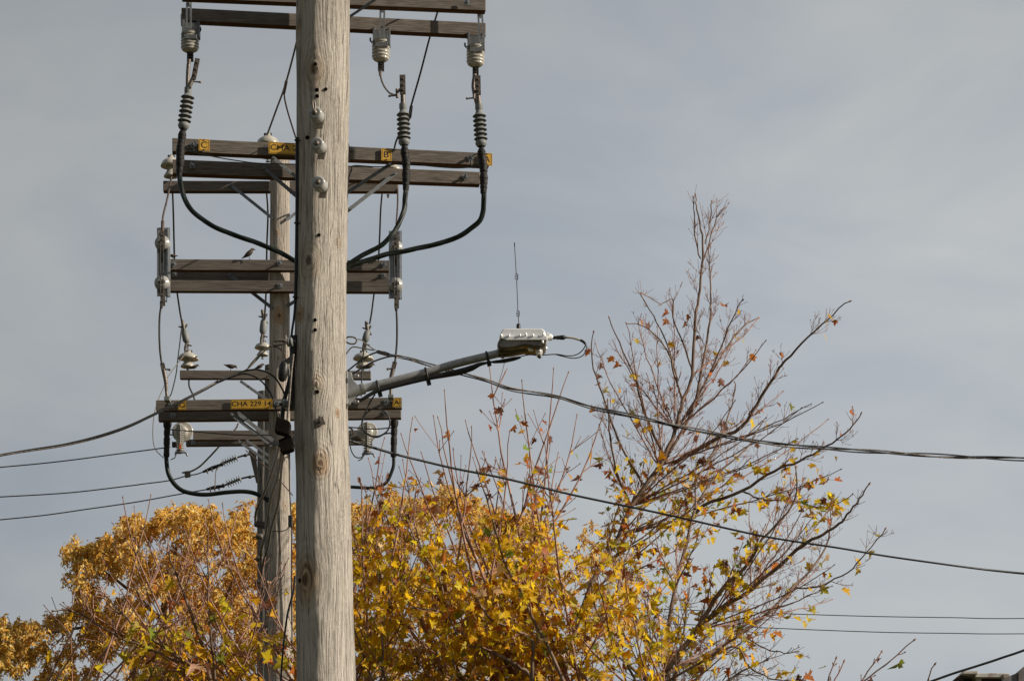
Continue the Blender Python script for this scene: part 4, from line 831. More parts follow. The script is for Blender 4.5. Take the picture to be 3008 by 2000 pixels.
mb = MB(); mb.lpx((1603, 990), (1624, 991), d + .1, [(0, 12), (.3, 12), (.4, 9), (.7, 11), (1, 6)], 14); mb.lpx((1608, 981), (1614, 981), d + .08, [(0, 5), (1, 5)], 10); part('port', mb, M_CASE, rd)
mb = MB(); mb.lpx((1622, 992), (1664, 991), d + .1, [(0, 5), (.3, 5), (.35, 6), (.55, 6), (.58, 7), (.85, 7), (.9, 4), (1, 3.5)], 12); part('plug', mb, M_BLK, rd)
mb = MB(); mb.tpx([(1664, 991), (1682, 993), (1700, 998), (1708, 1002)], d + .1, 6, 8); part('sheath', mb, M_BEIGE, rd)
mb = MB(); mb.tpx([(1705, 999), (1714, 1004), (1719, 1010)], d + .1, 8, 8)
mb.tpx([(1718, 1008), (1719, 1016), (1708, 1032), (1690, 1043), (1665, 1045), (1640, 1041), (1620, 1041), (1588, 1043), (1555, 1042), (1530, 1047)], d + .1, 3.2, 6)
mb.tpx([(1718, 1008), (1723, 1022), (1716, 1040), (1700, 1050), (1680, 1052), (1655, 1047), (1632, 1041)], d + .1, 3.2, 6); part('lead', mb, M_BLK, rd)
# whip antenna
mb = MB(); mb.lpx((1523, 965), (1523, 951), d + .1, [(0, 6.5), (.8, 6), (1, 4)], 12); part('antenna_base', mb, M_BLK, rd)
mb = MB(); dd = d + .1
def coil(x0, y0, x1, y1, n, r):
    q = []
    for i in range(n * 14 + 1):
        u = i / (n * 14); a = 2 * math.pi * n * u; rr = r * min(1, 8 * u, 8 * (1 - u))
        x, y = x0 + (x1 - x0) * u, y0 + (y1 - y0) * u; p = P(x, y, dd); s = M(1, x, y, dd)
        q.append(p + Vector((math.sin(a) * rr * s, math.cos(a) * rr * s, 0)))
    return q
s = M(1, 1515, 850, dd)
rod = [P(1524, 952, dd), P(1522.5, 932, dd)] + coil(1522, 931, 1521, 912, 4, 4.5) + [P(1521, 905, dd), P(1518, 830, dd)] + coil(1517.5, 824, 1516.5, 803, 4, 4.5) + [P(1516, 798, dd), P(1511.5, 720, dd)]
mb.tube(rod, 1.15 * s, 6); mb.lpx((1511.7, 724), (1511.3, 713), dd, [(0, 1.6), (1, 1.8)], 8); part('whip', mb, M_WIRE, rd)
# coiled slack cable under the arm
mb = MB()
lp = [(1102, 1158), (1090, 1175), (1078, 1200), (1066, 1228), (1063, 1250), (1072, 1270), (1095, 1281), (1120, 1278), (1140, 1262), (1145, 1238), (1136, 1216), (1116, 1202), (1098, 1200), (1078, 1212), (1065, 1235), (1068, 1262), (1088, 1279), (1108, 1284), (1130, 1274), (1148, 1272)]
mb.tpx(lp, DA + 0.02, 4.6, 8); solo('coiled_cable', mb, M_BLK, 'round coil of black cable hanging below the curved grey arm', 'cable')

# ------------------------------------------------------------------ birds
def bird(x, y, h, face, tilt, d, lab, sc=1.0):
    """foot at pixel (x, y); h = height in pixels; face +1 right / -1 left; tilt turns the body to horizontal"""
    h = h * 1.22; d = d - 0.05; s = M(h, x, y, d); o = P(x, y, d); root = thing('bird', lab, 'bird', o, 'small dark birds on the crossarms')
    sp = [(-.62, .02), (-.5, .1), (-.34, .22), (-.16, .38), (.0, .52), (.12, .66), (.19, .8), (.26, .9), (.36, .93), (.44, .90), (.62, .86)]
    ra = [.035, .06, .12, .21, .245, .22, .165, .145, .11, .05, .008]
    ct, st = math.cos(tilt), math.sin(tilt); pts = []
    for u, v in sp:
        u0, v0 = u, v - 0.42; uu = u0 * ct + v0 * st; vv = -u0 * st + v0 * ct
        pts.append(o + Vector((uu * face * s, 0.02 * u * s, (vv + 0.42 * (0.75 + 0.25 * ct)) * s)))
    mb = MB(); mb.tube(pts[:10], [r * s for r in ra[:10]], 12)
    part('body', mb, M_BIRD, root)
    mb = MB(); mb.tube(pts[8:], [r * s for r in (.06, .045, .006)], 8); part('beak', mb, M_BEAK, root)
    mb = MB()
    for k in (-.07, .07): mb.tube([o + Vector((face * .02 * s, k * s, .28 * s)), o + Vector((face * .05 * s, k * s, 0.01 * s)), o + Vector((face * .14 * s, k * s, 0.004 * s))], .022 * s, 6)
    part('legs', mb, M_BEAK, root)
bird(508, 761, 17, -1, 0.7, 27.7, 'brown bird huddled behind the left upright channel')
bird(731, 761, 27, 1, 0.05, 27.7, 'bird sitting upright alone on the middle crossarm left of the slender pole')
bird(570, 1088, 18, 1, 0.45, 34.05, 'bird tucked under the leftmost cream insulator')
bird(676, 1088, 23, 1, 0.95, 34.05, 'bird leaning forward, beak to the right, midway along the birds\' crossarm')
bird(762, 1088, 19, 1, 0.3, 34.05, 'bird sitting close to the left side of the slender pole')
bird(788, 1088, 11, 1, 0.3, 33.9, 'tiny dark bird half hidden at the slender pole edge')
bird(1084, 1088, 21, 1, 0.4, 34.05, 'bird under the cream insulator right of the thick front pole')
bird(1112, 766, 12, -1, 0.9, 27.7, 'brown bird barely showing over the middle crossarm beside the right channel')

# ------------------------------------------------------------------ house corner at bottom right
DH = 40.0
hs = thing('house', 'top corner of a building with rusty white roof edges at the bottom right', 'house', (P(2900, 2000, DH).x, DH, 0))
mb = MB(); q = P(2829, 1980, DH); q2 = P(3090, 1980, DH); mb.poly([(q.x, DH + .3, 0), (q2.x, DH + .3, 0), (q2.x, DH + .3, q.z - .1), (q.x, DH + .3, q.z - .1)], (0, 6, 0)); part('wall', mb, M_SIDING, hs)
mb = MB(); mb.bpx(2829, 1969, 2873, 1978, DH - 0.1, 3); mb.bpx(2865, 1976, 2962, 1988, DH, 3); mb.bpx(2868, 1990, 2883, 2060, DH + .1, .2); mb.bpx(2948, 1978, 2966, 1990, DH - .06, .3); part('gutter', mb, M_RUSTY, hs, 0.006)
mb = MB(); mb.qpx([(2826, 1978), (2829, 1978), (2829, 2040), (2740, 2040)], DH + .05, 3); part('eave', mb, M_ROOF, hs)
mb = MB(); mb.bpx(2883, 1989, 2950, 2060, DH + .15, .2); part('fascia', mb, M_ROOF, hs)
mb = MB(); mb.qpx([(2940, 2004), (2955, 1988), (2983, 1977), (3008, 1957), (3070, 1905), (3070, 2080), (2940, 2080)], DH - 1.2, 1.0); part('gable', mb, M_SOFF, hs)
mb = MB(); mb.bpx(2991, 1974, 2993, 2060, DH - 1.22, .02); part('seam', mb, M_ROOF, hs)

#TREES#
# ------------------------------------------------------------------ trees
def px_of(p):
    v = Vector(p) - CAM; z = v.dot(FW); return 1504 + F * v.x / z, 1000 - F * v.dot(UP) / z
def leaf_template():
    h = [(0.0, 0.0), (0.17, -0.07), (0.20, 0.07), (0.45, 0.06), (0.37, 0.22), (0.27, 0.28), (0.44, 0.38), (0.66, 0.47), (0.52, 0.54), (0.55, 0.68), (0.36, 0.61), (0.22, 0.56), (0.27, 0.74), (0.18, 0.80), (0.0, 1.05)]
    pts = h + [(-x, y) for x, y in h[-2:0:-1]]
    v = [(0, 0.34)] + pts; n = len(pts)
    return np.array([(x, y, 0.0) for x, y in v]), np.array([(0, 1 + i, 1 + (i + 1) % n) for i in range(n)])
def small_template():
    v = [(0, 0, 0), (0.28, 0.35, 0.05), (0.0, 0.45, -0.06), (-0.28, 0.35, 0.05), (0.12, 0.75, 0.0), (-0.12, 0.75, 0.0), (0, 1.0, -0.12)]
    return np.array(v, float), np.array([(0, 1, 2), (0, 2, 3), (1, 4, 2), (2, 5, 3), (2, 4, 6), (2, 6, 5)])
def leaf_object(name, parent, material, tmpl, pos, size, mid, nrm, cols, rng, fold=1.1, curl=1.4):
    V, T = tmpl; n = len(pos); k = len(V)
    y = mid / np.linalg.norm(mid, axis=1, keepdims=True)
    z = nrm - (nrm * y).sum(1, keepdims=True) * y; z /= np.linalg.norm(z, axis=1, keepdims=True) + 1e-9
    x = np.cross(y, z)
    f = rng.uniform(-0.1, 1, (n, 1)) * fold; c = rng.uniform(-0.4, 1, (n, 1)) * curl; tw = rng.uniform(-.5, .5, (n, 1)); wd = rng.uniform(0.45, 1.05, (n, 1))
    lx = V[None, :, 0] * wd; ly = np.repeat(V[None, :, 1], n, 0) * (1 - 0.1 * c); lz = V[None, :, 2] + np.abs(lx) * f * 1.3 - ly * ly * c * 0.7 + lx * ly * tw
    W = pos[:, None, :] + size[:, None, None] * (lx[..., None] * x[:, None] + ly[..., None] * y[:, None] + lz[..., None] * z[:, None])
    o = np.array(ORG[parent.name]); W = (W - o).reshape(-1, 3).astype(np.float32)
    F_ = (T[None] + (np.arange(n) * k)[:, None, None]).reshape(-1, 3)
    me = bpy.data.meshes.new(name); me.vertices.add(len(W)); me.vertices.foreach_set('co', W.reshape(-1))
    me.loops.add(len(F_) * 3); me.loops.foreach_set('vertex_index', F_.reshape(-1).astype(np.int32))
    me.polygons.add(len(F_)); me.polygons.foreach_set('loop_start', (np.arange(len(F_)) * 3).astype(np.int32)); me.polygons.foreach_set('loop_total', np.full(len(F_), 3, np.int32))
    me.update(calc_edges=True); me.validate()
    a = me.attributes.new('tint', 'FLOAT_COLOR', 'POINT'); cc = np.ones((len(W), 4), np.float32); cc[:, :3] = np.repeat(cols, k, 0); a.data.foreach_set('color', cc.reshape(-1))
    me.materials.append(material); ob = bpy.data.objects.new(name, me); C.objects.link(ob); ob.parent = parent; return ob

class Tree:
    def __init__(s, seed): s.limb = MB(); s.twig = MB(); s.nodes = []; s.r = random.Random(seed); s.np = np.random.default_rng(seed)
    def sprout(s, pts, spacing, length, level, start=0.15, rad=0.006, ang=0.75, up=0.10, minr=0.0022, end=1.0, alt=0.0):
        """opposite pairs of twigs along a branch, each pair turned a quarter from the last"""
        pts = [Vector(p) for p in pts]; seg = [(pts[i + 1] - pts[i]).length for i in range(len(pts) - 1)]; tot = sum(seg)
        if tot < 0.05: return
        x = tot * start; q = s.r.random() * 3.14
        while x < tot * end:
            acc = 0
            for i, l in enumerate(seg):
                if acc + l >= x: break
                acc += l
            t = (pts[i + 1] - pts[i]).normalized(); p = pts[i].lerp(pts[i + 1], min(1, (x - acc) / max(l, 1e-6)))
            a = t.cross(Vector((0.2, 1, 0.1))).normalized(); b = t.cross(a); q += 1.57 + s.r.uniform(-.35, .35)
            for sg in (1, -1):
                if s.r.random() < 0.22 + alt: continue
                side = (a * math.cos(q) + b * math.sin(q)) * sg; an = ang + s.r.uniform(-.22, .22)
                dr = t * math.cos(an) + side * math.sin(an)
                ln = length * s.r.uniform(0.4, 1.15) * (1 - 0.78 * x / tot)
                n = 4; tp = [p]; 
                for k in range(n):
                    dr = (dr + Vector((s.r.uniform(-.05, .05), s.r.uniform(-.05, .05), up + s.r.uniform(-.03, .04)))).normalized(); tp.append(tp[-1] + dr * ln / n)
                rr = [max(minr, rad * (1 - 0.75 * k / n)) for k in range(n + 1)]
                s.twig.tube(tp, rr, 4 if level < 2 else 3, 0, False)
                e = tp[-1]; s.twig.tube([e, e + dr * minr * 2.5, e + dr * minr * 6], [minr, minr * 1.9, minr * 0.4], 4, 0, False)
                for k in range(1, n + 1): s.nodes.append((tp[k], dr.copy(), level))
                if level > 0: s.sprout(tp, spacing * 0.62, length * 0.48, level - 1, 0.25, max(minr, rad * 0.55), ang, up, minr)
            x += spacing * s.r.uniform(0.75, 1.3)
    def limb_px(s, pts, d, w0, w1, mb=None, wob=0.007):
        q = path(pts, d, True, 4); k = len(q); P_ = [p + Vector((s.r.uniform(-wob, wob), s.r.uniform(-wob, wob) * 3, s.r.uniform(-wob, wob))) for p, sc in q]
        rr = [0.5 * sc * (w0 + (w1 - w0) * i / (k - 1)) for i, (p, sc) in enumerate(q)]
        (mb or s.limb).tube(P_, rr, 7 if w0 > 8 else 5, 0, False)
        if mb is s.twig or w1 < 4:
            e = P_[-1]; t = (P_[-1] - P_[-2]).normalized(); m = rr[-1]; s.twig.tube([e, e + t * m * 2.5, e + t * m * 7], [m, m * 1.9, m * .4], 4, 0, False)
        return P_
    def trunk_to_ground(s, p, r, lean=0.15):
        p = Vector(p); g = Vector((p.x + lean * 0.5, p.y + 0.1, 0)); m1 = p.lerp(g, 0.35) + Vector((0.04, 0, 0)); m2 = p.lerp(g, 0.75)
        s.limb.tube([p, m1, m2, g], [r, r * 1.15, r * 1.3, r * 1.6], 9, 0, False)
    def leaves(s, root, n, size, weight, palette, name='leaves', droop=0.8):
        R_ = s.np; pos, wt = [], []
        for p, dr, lv in s.nodes:
            x, y = px_of(p); wgt = weight(x, y)
            if wgt > 0: pos.append((p.x, p.y, p.z, x, y)); wt.append(wgt)
        A = np.array(pos); wt = np.array(wt, float); key = (A[:, 3] // 36).astype(int) * 1000 + (A[:, 4] // 36).astype(int); _, inv, cnt = np.unique(key, return_inverse=True, return_counts=True); wt /= np.maximum(cnt[inv], 6) ** 0.7; n = min(n, int((wt > 0).sum() * 0.8)); idx = R_.choice(len(A), n, False, wt / wt.sum())
        ps = A[idx, :3] + R_.normal(0, 0.028, (n, 3)) + np.array([0, 0, -0.02])
        mid = R_.normal(0, 1, (n, 3)); mid[:, 2] = mid[:, 2] * 0.6 - droop
        nrm = R_.normal(0, 0.62, (n, 3)) + np.array([0.85, -0.5, 0.45])
        cols = palette(A[idx, 3], A[idx, 4], R_, n)
        return leaf_object(name, root, M_LEAF, leaf_template(), ps, size * R_.uniform(0.62, 1.2, n), mid, nrm, cols, R_)
MAPLE = np.array([(0.85, 0.56, 0.02), (0.78, 0.44, 0.02), (0.60, 0.48, 0.04), (0.25, 0.29, 0.04), (0.50, 0.16, 0.03), (0.20, 0.08, 0.04), (0.72, 0.50, 0.26)])
def maple_pal(wts_top, wts_low, y0, y1):
    wt, wl = np.array(wts_top, float), np.array(wts_low, float)
    def f(x, y, R_, n):
        u = np.clip((y - y0) / (y1 - y0), 0, 1)[:, None]; W = wt[None] / wt.sum() * (1 - u) + wl[None] / wl.sum() * u
        c = (R_.random((n, 1)) > np.cumsum(W, 1)).sum(1).clip(0, 6); return np.clip(MAPLE[c] * R_.uniform(0.75, 1.18, (n, 1)) * (1 + R_.normal(0, .06, (n, 3))), 0.004, 0.9)
    return f

def shoots(T, tips, base, d0, dvar, w0=8, w1=2.3, wob=0.006, lift=0.35):
    out = []
    for (tx, ty) in tips:
        bx = tx + (base[0] - tx) * T.r.uniform(0.0, 0.5) + T.r.choice((-1, 1)) * T.r.uniform(110, 430); by = base[1] + T.r.uniform(-30, 60)
        d = d0 + T.r.uniform(-dvar, dvar); mx_ = bx + (tx - bx) * (0.55 + T.r.uniform(-.05, .08)); my = by + (ty - by) * 0.45
        m2 = bx + (tx - bx) * (0.84 + T.r.uniform(-.03, .04)); m2y = by + (ty - by) * 0.76
        sc = (by - ty) / 700
        T.limb_px([(base[0], base[1] + 210), ((bx + base[0]) / 2 + (bx - base[0]) * 0.12, by + 105), (bx, by)], d0, 12, w0 * (0.5 + 0.6 * sc), T.limb, 0.004)
        out.append((T.limb_px([(bx, by), (mx_, my), (m2, m2y), (tx, ty)], (d0, d), w0 * (0.5 + 0.6 * sc), w1, T.twig, wob), sc))
    return out

# near maple behind the poles, at the left
t = thing('maple_tree', 'leafy young maple at lower left, reddish bare shoots poking above its yellow leaves', 'maple tree', (P(690, 2000, 19.5).x, 19.5, 0), 'maples with large yellow leaves')
T = Tree(4)
tips = [(360, 1462), (445, 1458), (610, 1470), (652, 1482), (186, 1690), (128, 1776), (270, 1692), (538, 1548), (700, 1496), (590, 1590), (233, 1727), (330, 1592), (480, 1610), (720, 1592), (410, 1532), (845, 1640), (690, 1640), (560, 1550), (835, 1660), (300, 1640)]
for _ in range(16): tips.append((T.r.uniform(260, 860), T.r.uniform(1640, 1900)))
for P_, sc in shoots(T, tips, (690, 2110), 19.5, 0.9): T.sprout(P_, 0.36, 0.62, 1, 0.15, 0.0045, 0.6, 0.04, 0.0024, 0.85, 0.34)
for pts, w_ in [([(600, 2090), (560, 1960), (490, 1930), (400, 1890), (330, 1860), (230, 1800), (150, 1790)], 11), ([(700, 2120), (620, 1980), (560, 1945), (480, 1900), (390, 1830), (300, 1740)], 13), ([(640, 2130), (610, 1960), (560, 1800), (520, 1690), (490, 1610)], 15), ([(640, 2080), (625, 1920), (612, 1740), (610, 1560)], 9)]:
    P_ = T.limb_px(pts, (19.3, 19.0), w_, 4); T.sprout(P_, 0.22, 0.42, 1, 0.3, 0.006, 0.7, 0.12, 0.0028)
T.trunk_to_ground(P(690, 2305, 19.5), 0.06)
part('trunk', T.limb, M_BARK, t); part('branches', T.twig, M_TWIG, t)
T.leaves(t, 360, 0.092, lambda x, y: (0.02 if y < 1600 else 0.14 if y < 1740 else 0.7 if y < 1830 else 1.6) * (0.25 if x < 380 else 1), maple_pal((1, 1.5, 0.5, 0.6, 3, 2, .5), (5, 2.5, 2, .5, .9, .6, .4), 1550, 1800))

# near maple right of the pole
t = thing('maple_tree', 'broad young maple right of the thick front pole, densest with yellow leaves at the bottom', 'maple tree', (P(1480, 2000, 20).x, 20.0, 0), 'maples with large yellow leaves')
T = Tree(8)
tips = [(1305, 1147), (1436, 1062), (1211, 1233), (1273, 1225), (1288, 1227), (1531, 1122), (1628, 1088), (1387, 1258), (1496, 1269), (1552, 1275), (1366, 1237), (1127, 1292), (1085, 1351), (1177, 1275), (1184, 1353), (1670, 1096), (1781, 1183), (1697, 1219), (1060, 1410), (1110, 1400), (1240, 1330), (1330, 1320), (1420, 1330), (1470, 1350), (1600, 1300), (1640, 1330), (1150, 1440), (1225, 1420)]
for _ in range(34): tips.append((T.r.uniform(1000, 1880), T.r.uniform(1400, 1880)))
for P_, sc in shoots(T, tips, (1460, 2120), 20.0, 1.0, 8, 2.3): T.sprout(P_, 0.33, 0.72, 1, 0.15, 0.005, 0.62, 0.035, 0.0024, 0.9, 0.30)
for pts, w_ in [([(1570, 2060), (1555, 1982), (1500, 1945), (1437, 1906), (1383, 1895), (1345, 1860), (1300, 1800), (1200, 1780)], 12), ([(1566, 2060), (1564, 1960), (1562, 1879), (1505, 1849), (1440, 1814), (1400, 1760), (1330, 1700)], 13), ([(1200, 2100), (1130, 1990), (1125, 1880), (1120, 1750), (1110, 1600)], 10), ([(1120, 2080), (1080, 1960), (1060, 1900), (1020, 1800), (1000, 1740)], 9),
                ([(1230, 2060), (1330, 1990), (1310, 1850), (1300, 1720), (1250, 1640), (1190, 1520)], 9), ([(1700, 2100), (1640, 1960), (1560, 1800), (1480, 1640), (1440, 1500), (1400, 1380)], 13)]:
    P_ = T.limb_px(pts, (19.6, 19.3), w_, 4); T.sprout(P_, 0.22, 0.45, 1, 0.3, 0.006, 0.7, 0.12, 0.0028)
T.trunk_to_ground(P(1460, 2315, 20), 0.065)
part('trunk', T.limb, M_BARK, t); part('branches', T.twig, M_TWIG, t)
T.leaves(t, 4000, 0.071, lambda x, y: (0.06 if y < 1360 else 0.09 if y < 1490 else 0.32 if y < 1570 else 0.65 if y < 1660 else 1.0) * (1 if x < 1650 else 0.5), maple_pal((.6, 1.3, 0.5, 0.4, 3, 2.4, .6), (6, 2.6, 2.2, .5, .8, .4, .5), 1380, 1590))

# taller maple, half bare
t = thing('maple_tree', 'tall maple with an almost leafless leader rising highest at right', 'maple tree', (P(1800, 2000, 26).x, 26.0, 0), 'maples with large yellow leaves')
T = Tree(15); D = 26.0
BIG = [([(1640, 2060), (1678, 1894), (1728, 1744), (1766, 1660), (1820, 1572), (1853, 1486), (1937, 1368), (1983, 1264), (2006, 1176), (2033, 1100), (2041, 943), (2056, 847), (2066, 732), (2056, 660), (2046, 605), (2044, 576)], (25.5, 26), 20, 2.8),
       ([(1937, 1368), (1985, 1300), (2040, 1190), (2052, 1134), (2083, 962), (2088, 885), (2084, 800), (2083, 720)], (26, 26.3), 11, 3),
       ([(2069, 760), (2090, 690), (2105, 640), (2127, 612)], (26, 26.2), 4.5, 2.6), ([(2056, 760), (2042, 690), (2042, 640), (2036, 584)], (26, 25.8), 4.5, 2.6), ([(2070, 720), (2085, 660), (2090, 592)], 26, 4, 2.6),
       ([(1964, 1368), (2083, 1299), (2178, 1253), (2236, 1165), (2285, 1090), (2308, 1057), (2373, 992), (2430, 940), (2492, 884)], (26, 25), 13, 3.2),
       ([(1983, 1264), (2040, 1180), (2080, 1110), (2130, 1030), (2180, 960), (2230, 932)], (26, 26.8), 10, 3), ([(2080, 1110), (2110, 1040), (2150, 940), (2180, 882)], (26.4, 26), 6, 3),
       ([(2006, 1176), (1985, 1110), (1965, 1040), (1930, 990), (1880, 955), (1842, 951)], (26, 25.2), 7, 2.8), ([(1990, 1120), (1960, 1010), (1920, 930), (1880, 860), (1938, 895)], (26, 27), 5, 2.5),
       ([(1950, 1340), (1900, 1230), (1870, 1130), (1830, 1030), (1790, 938)], (26, 25), 9, 2.8), ([(1890, 1420), (1820, 1300), (1770, 1160), (1740, 1060), (1742, 976)], (25.8, 25), 8, 2.8),
       ([(2033, 1096), (2010, 1020), (1975, 930), (1975, 880), (1940, 895)], (26, 25.5), 6, 2.5), ([(1853, 1486), (1810, 1380), (1790, 1260), (1785, 1180)], (25.8, 25.2), 9, 3),
       ([(2040, 1520), (2067, 1483), (2182, 1441), (2274, 1383), (2351, 1353), (2427, 1310), (2492, 1265), (2530, 1217)], (25, 24.3), 12, 3), ([(2182, 1441), (2230, 1465), (2330, 1472), (2400, 1490), (2450, 1483), (2500, 1456)], (24.7, 24), 6, 2.6),
       ([(1820, 1572), (1920, 1540), (1990, 1500), (2050, 1400), (2110, 1300), (2150, 1190), (2160, 1120)], (25.8, 26.6), 10, 3)]
def extra_limbs(T, tips, trunk, d0, rise, w0=5.5):
    for (x, y) in tips:
        yy = y + T.r.uniform(*rise); i = min(range(len(trunk)), key=lambda k: abs(trunk[k][1] - yy) + 0.35 * abs(trunk[k][0] - x)); bx, by = trunk[i]; dd = d0 + T.r.uniform(-1.3, 1.3)
        if by <= y + 30: bx, by = trunk[max(0, i - 1)]
        m = (bx + (x - bx) * 0.42 , by + (y - by) * 0.36); m2 = (bx + (x - bx) * 0.76, by + (y - by) * 0.68)
        P_ = T.limb_px([(bx, by), m, m2, (x, y)], (d0, dd), w0, 2.2, T.twig, 0.008); T.sprout(P_, 0.20, 0.40, 1, 0.12, 0.0036, 0.6, 0.10, 0.0016, 0.95, 0.12)
extra_limbs(T, [(1842, 951), (1875, 950), (1750, 1010), (1800, 1000), (1930, 960), (1980, 885), (2230, 932), (2250, 1000), (2412, 1183), (2431, 1233), (2300, 1150), (2220, 1030), (2150, 1010), (2350, 1200), (2466, 1380), (2160, 1180), (2250, 1230), (2060, 1230), (1900, 1100), (1860, 1180), (1950, 1160), (2340, 1290), (2280, 1330), (2120, 1380), (2200, 1350), (1760, 1250), (2380, 1186), (2010, 1330), (1900, 1330), (2060, 1420), (2150, 1500), (1830, 1420)], BIG[0][0][1:-2], 26, (150, 420))
for pts, d, w0, w1 in BIG:
    P_ = T.limb_px(pts, d, w0, w1); T.sprout(P_, 0.21, 0.46 if w0 < 18 else 0.62, 2 if w0 > 5 else 1, 0.28 if w0 > 18 else 0.15, 0.0042, 0.62, 0.13, 0.0017, 0.93 if w0 < 20 else 0.86)
T.trunk_to_ground(P(1640, 2055, 25.5), 0.055)
part('trunk', T.limb, M_BARK, t); part('branches', T.twig, M_TWIG, t)
T.leaves(t, 620, 0.078, lambda x, y: 0.008 if y < 900 else 0.07 if y < 1350 else 0.9, maple_pal((.5, 1.5, 0.6, 0.1, 4, 2, .6), (5, 2.6, 2.2, .5, 1.5, .6, .5), 1200, 1480))

# forked maple to its right
t = thing('maple_tree', 'low forked maple whose thick limbs spread from the bottom edge toward the right', 'maple tree', (P(1940, 2000, 22).x, 22.0, 0), 'maples with large yellow leaves')
T = Tree(23)
BIG = [([(1930, 2060), (1942, 2000), (2046, 1852), (2115, 1737), (2191, 1664), (2240, 1584), (2330, 1480), (2338, 1375)], (22, 21.5), 20, 3.2), ([(2046, 1852), (2100, 1800), (2208, 1727), (2339, 1616), (2400, 1577), (2454, 1546), (2489, 1512), (2525, 1465), (2551, 1425)], (22, 21), 15, 3.4),
       ([(1935, 2060), (1946, 1989), (2046, 1936), (2119, 1897), (2246, 1808), (2327, 1727), (2400, 1650), (2435, 1580), (2440, 1500)], (22, 22.8), 17, 3), ([(2327, 1727), (2381, 1727), (2419, 1716), (2489, 1681), (2546, 1623), (2600, 1557)], (22.6, 22), 6, 3),
       ([(1950, 2060), (1958, 1974), (1965, 1840), (1984, 1725), (2007, 1630), (2042, 1496), (2100, 1400), (2190, 1320), (2240, 1240)], (22.3, 23.5), 17, 3), ([(1900, 2080), (1850, 1960), (1780, 1850), (1740, 1750), (1740, 1640)], (22, 21), 9, 3),
       ([(1880, 2060), (1980, 1990), (2150, 1900), (2200, 1960), (2260, 1990), (2350, 2010)], (21.5, 21), 10, 3), ([(2119, 1897), (2180, 1870), (2230, 1895), (2290, 1915), (2342, 1916)], (22, 21.6), 6, 2.8), ([(2042, 1496), (2050, 1400), (2110, 1320), (2120, 1240)], (23, 23.4), 7, 3)]
extra_limbs(T, [(2342, 1374), (2336, 1424), (2298, 1440), (2434, 1500), (2374, 1457), (2385, 1520), (2360, 1537), (2200, 1480), (2250, 1540), (2430, 1640), (2440, 1720), (2360, 1700), (2442, 1760), (2180, 1600), (2060, 1540), (1990, 1560), (1920, 1560), (1860, 1620), (2100, 1660), (2030, 1700), (1900, 1700), (1840, 1740), (1780, 1700), (2450, 1660)], BIG[1][0] + BIG[0][0] + BIG[4][0][:5], 22, (120, 380))
for pts, d, w0, w1 in BIG:
    P_ = T.limb_px(pts, d, w0, w1); T.sprout(P_, 0.21, 0.42, 2, 0.2, 0.004, 0.75, 0.10, 0.0016, 0.93)
T.trunk_to_ground(P(1932, 2055, 22), 0.06)
part('trunk', T.limb, M_BARK, t); part('branches', T.twig, M_TWIG, t)
T.leaves(t, 520, 0.078, lambda x, y: (0.02 if y < 1450 else 0.7 if y < 1650 else 1) * (1 if x < 2200 else 0.3 if x < 2430 else 0.05), maple_pal((3, 2, 2, .5, 2, 1, .5), (5, 2.6, 2.2, .8, 1.5, .8, .5), 1350, 1550))

# sapling at the bottom right
t = thing('maple_tree', 'few thin twigs with brown leaves rising at the bottom edge, near the rusty roof', 'maple sapling', (P(2500, 2000, 18).x, 18.0, 0))
T = Tree(31)
for tip, b in [((2683, 1882), (2480, 2040)), ((2590, 1914), (2500, 2050)), ((2455, 1935), (2425, 2050)), ((2742, 1953), (2715, 2050)), ((2478, 1945), (2430, 2060)), ((2360, 1990), (2300, 2060))]:
    P_ = T.limb_px([b, ((b[0] + tip[0]) / 2 - 8, (b[1] + tip[1]) / 2 + 10), tip], 18, 6, 3.4, T.twig, 0.004)
    T.sprout(P_, 0.12, 0.10, 0, 0.35, 0.004, 0.7, 0.1, 0.0026, 0.9, 0.2)
T.trunk_to_ground(P(2450, 2080, 18), 0.03)
part('trunk', T.limb, M_BARK, t); part('branches', T.twig, M_TWIG, t)
T.leaves(t, 11, 0.085, lambda x, y: 1, maple_pal((.02, .3, .3, .5, 3, 4, .1), (.02, .3, .3, .5, 3, 4, .1), 0, 1))

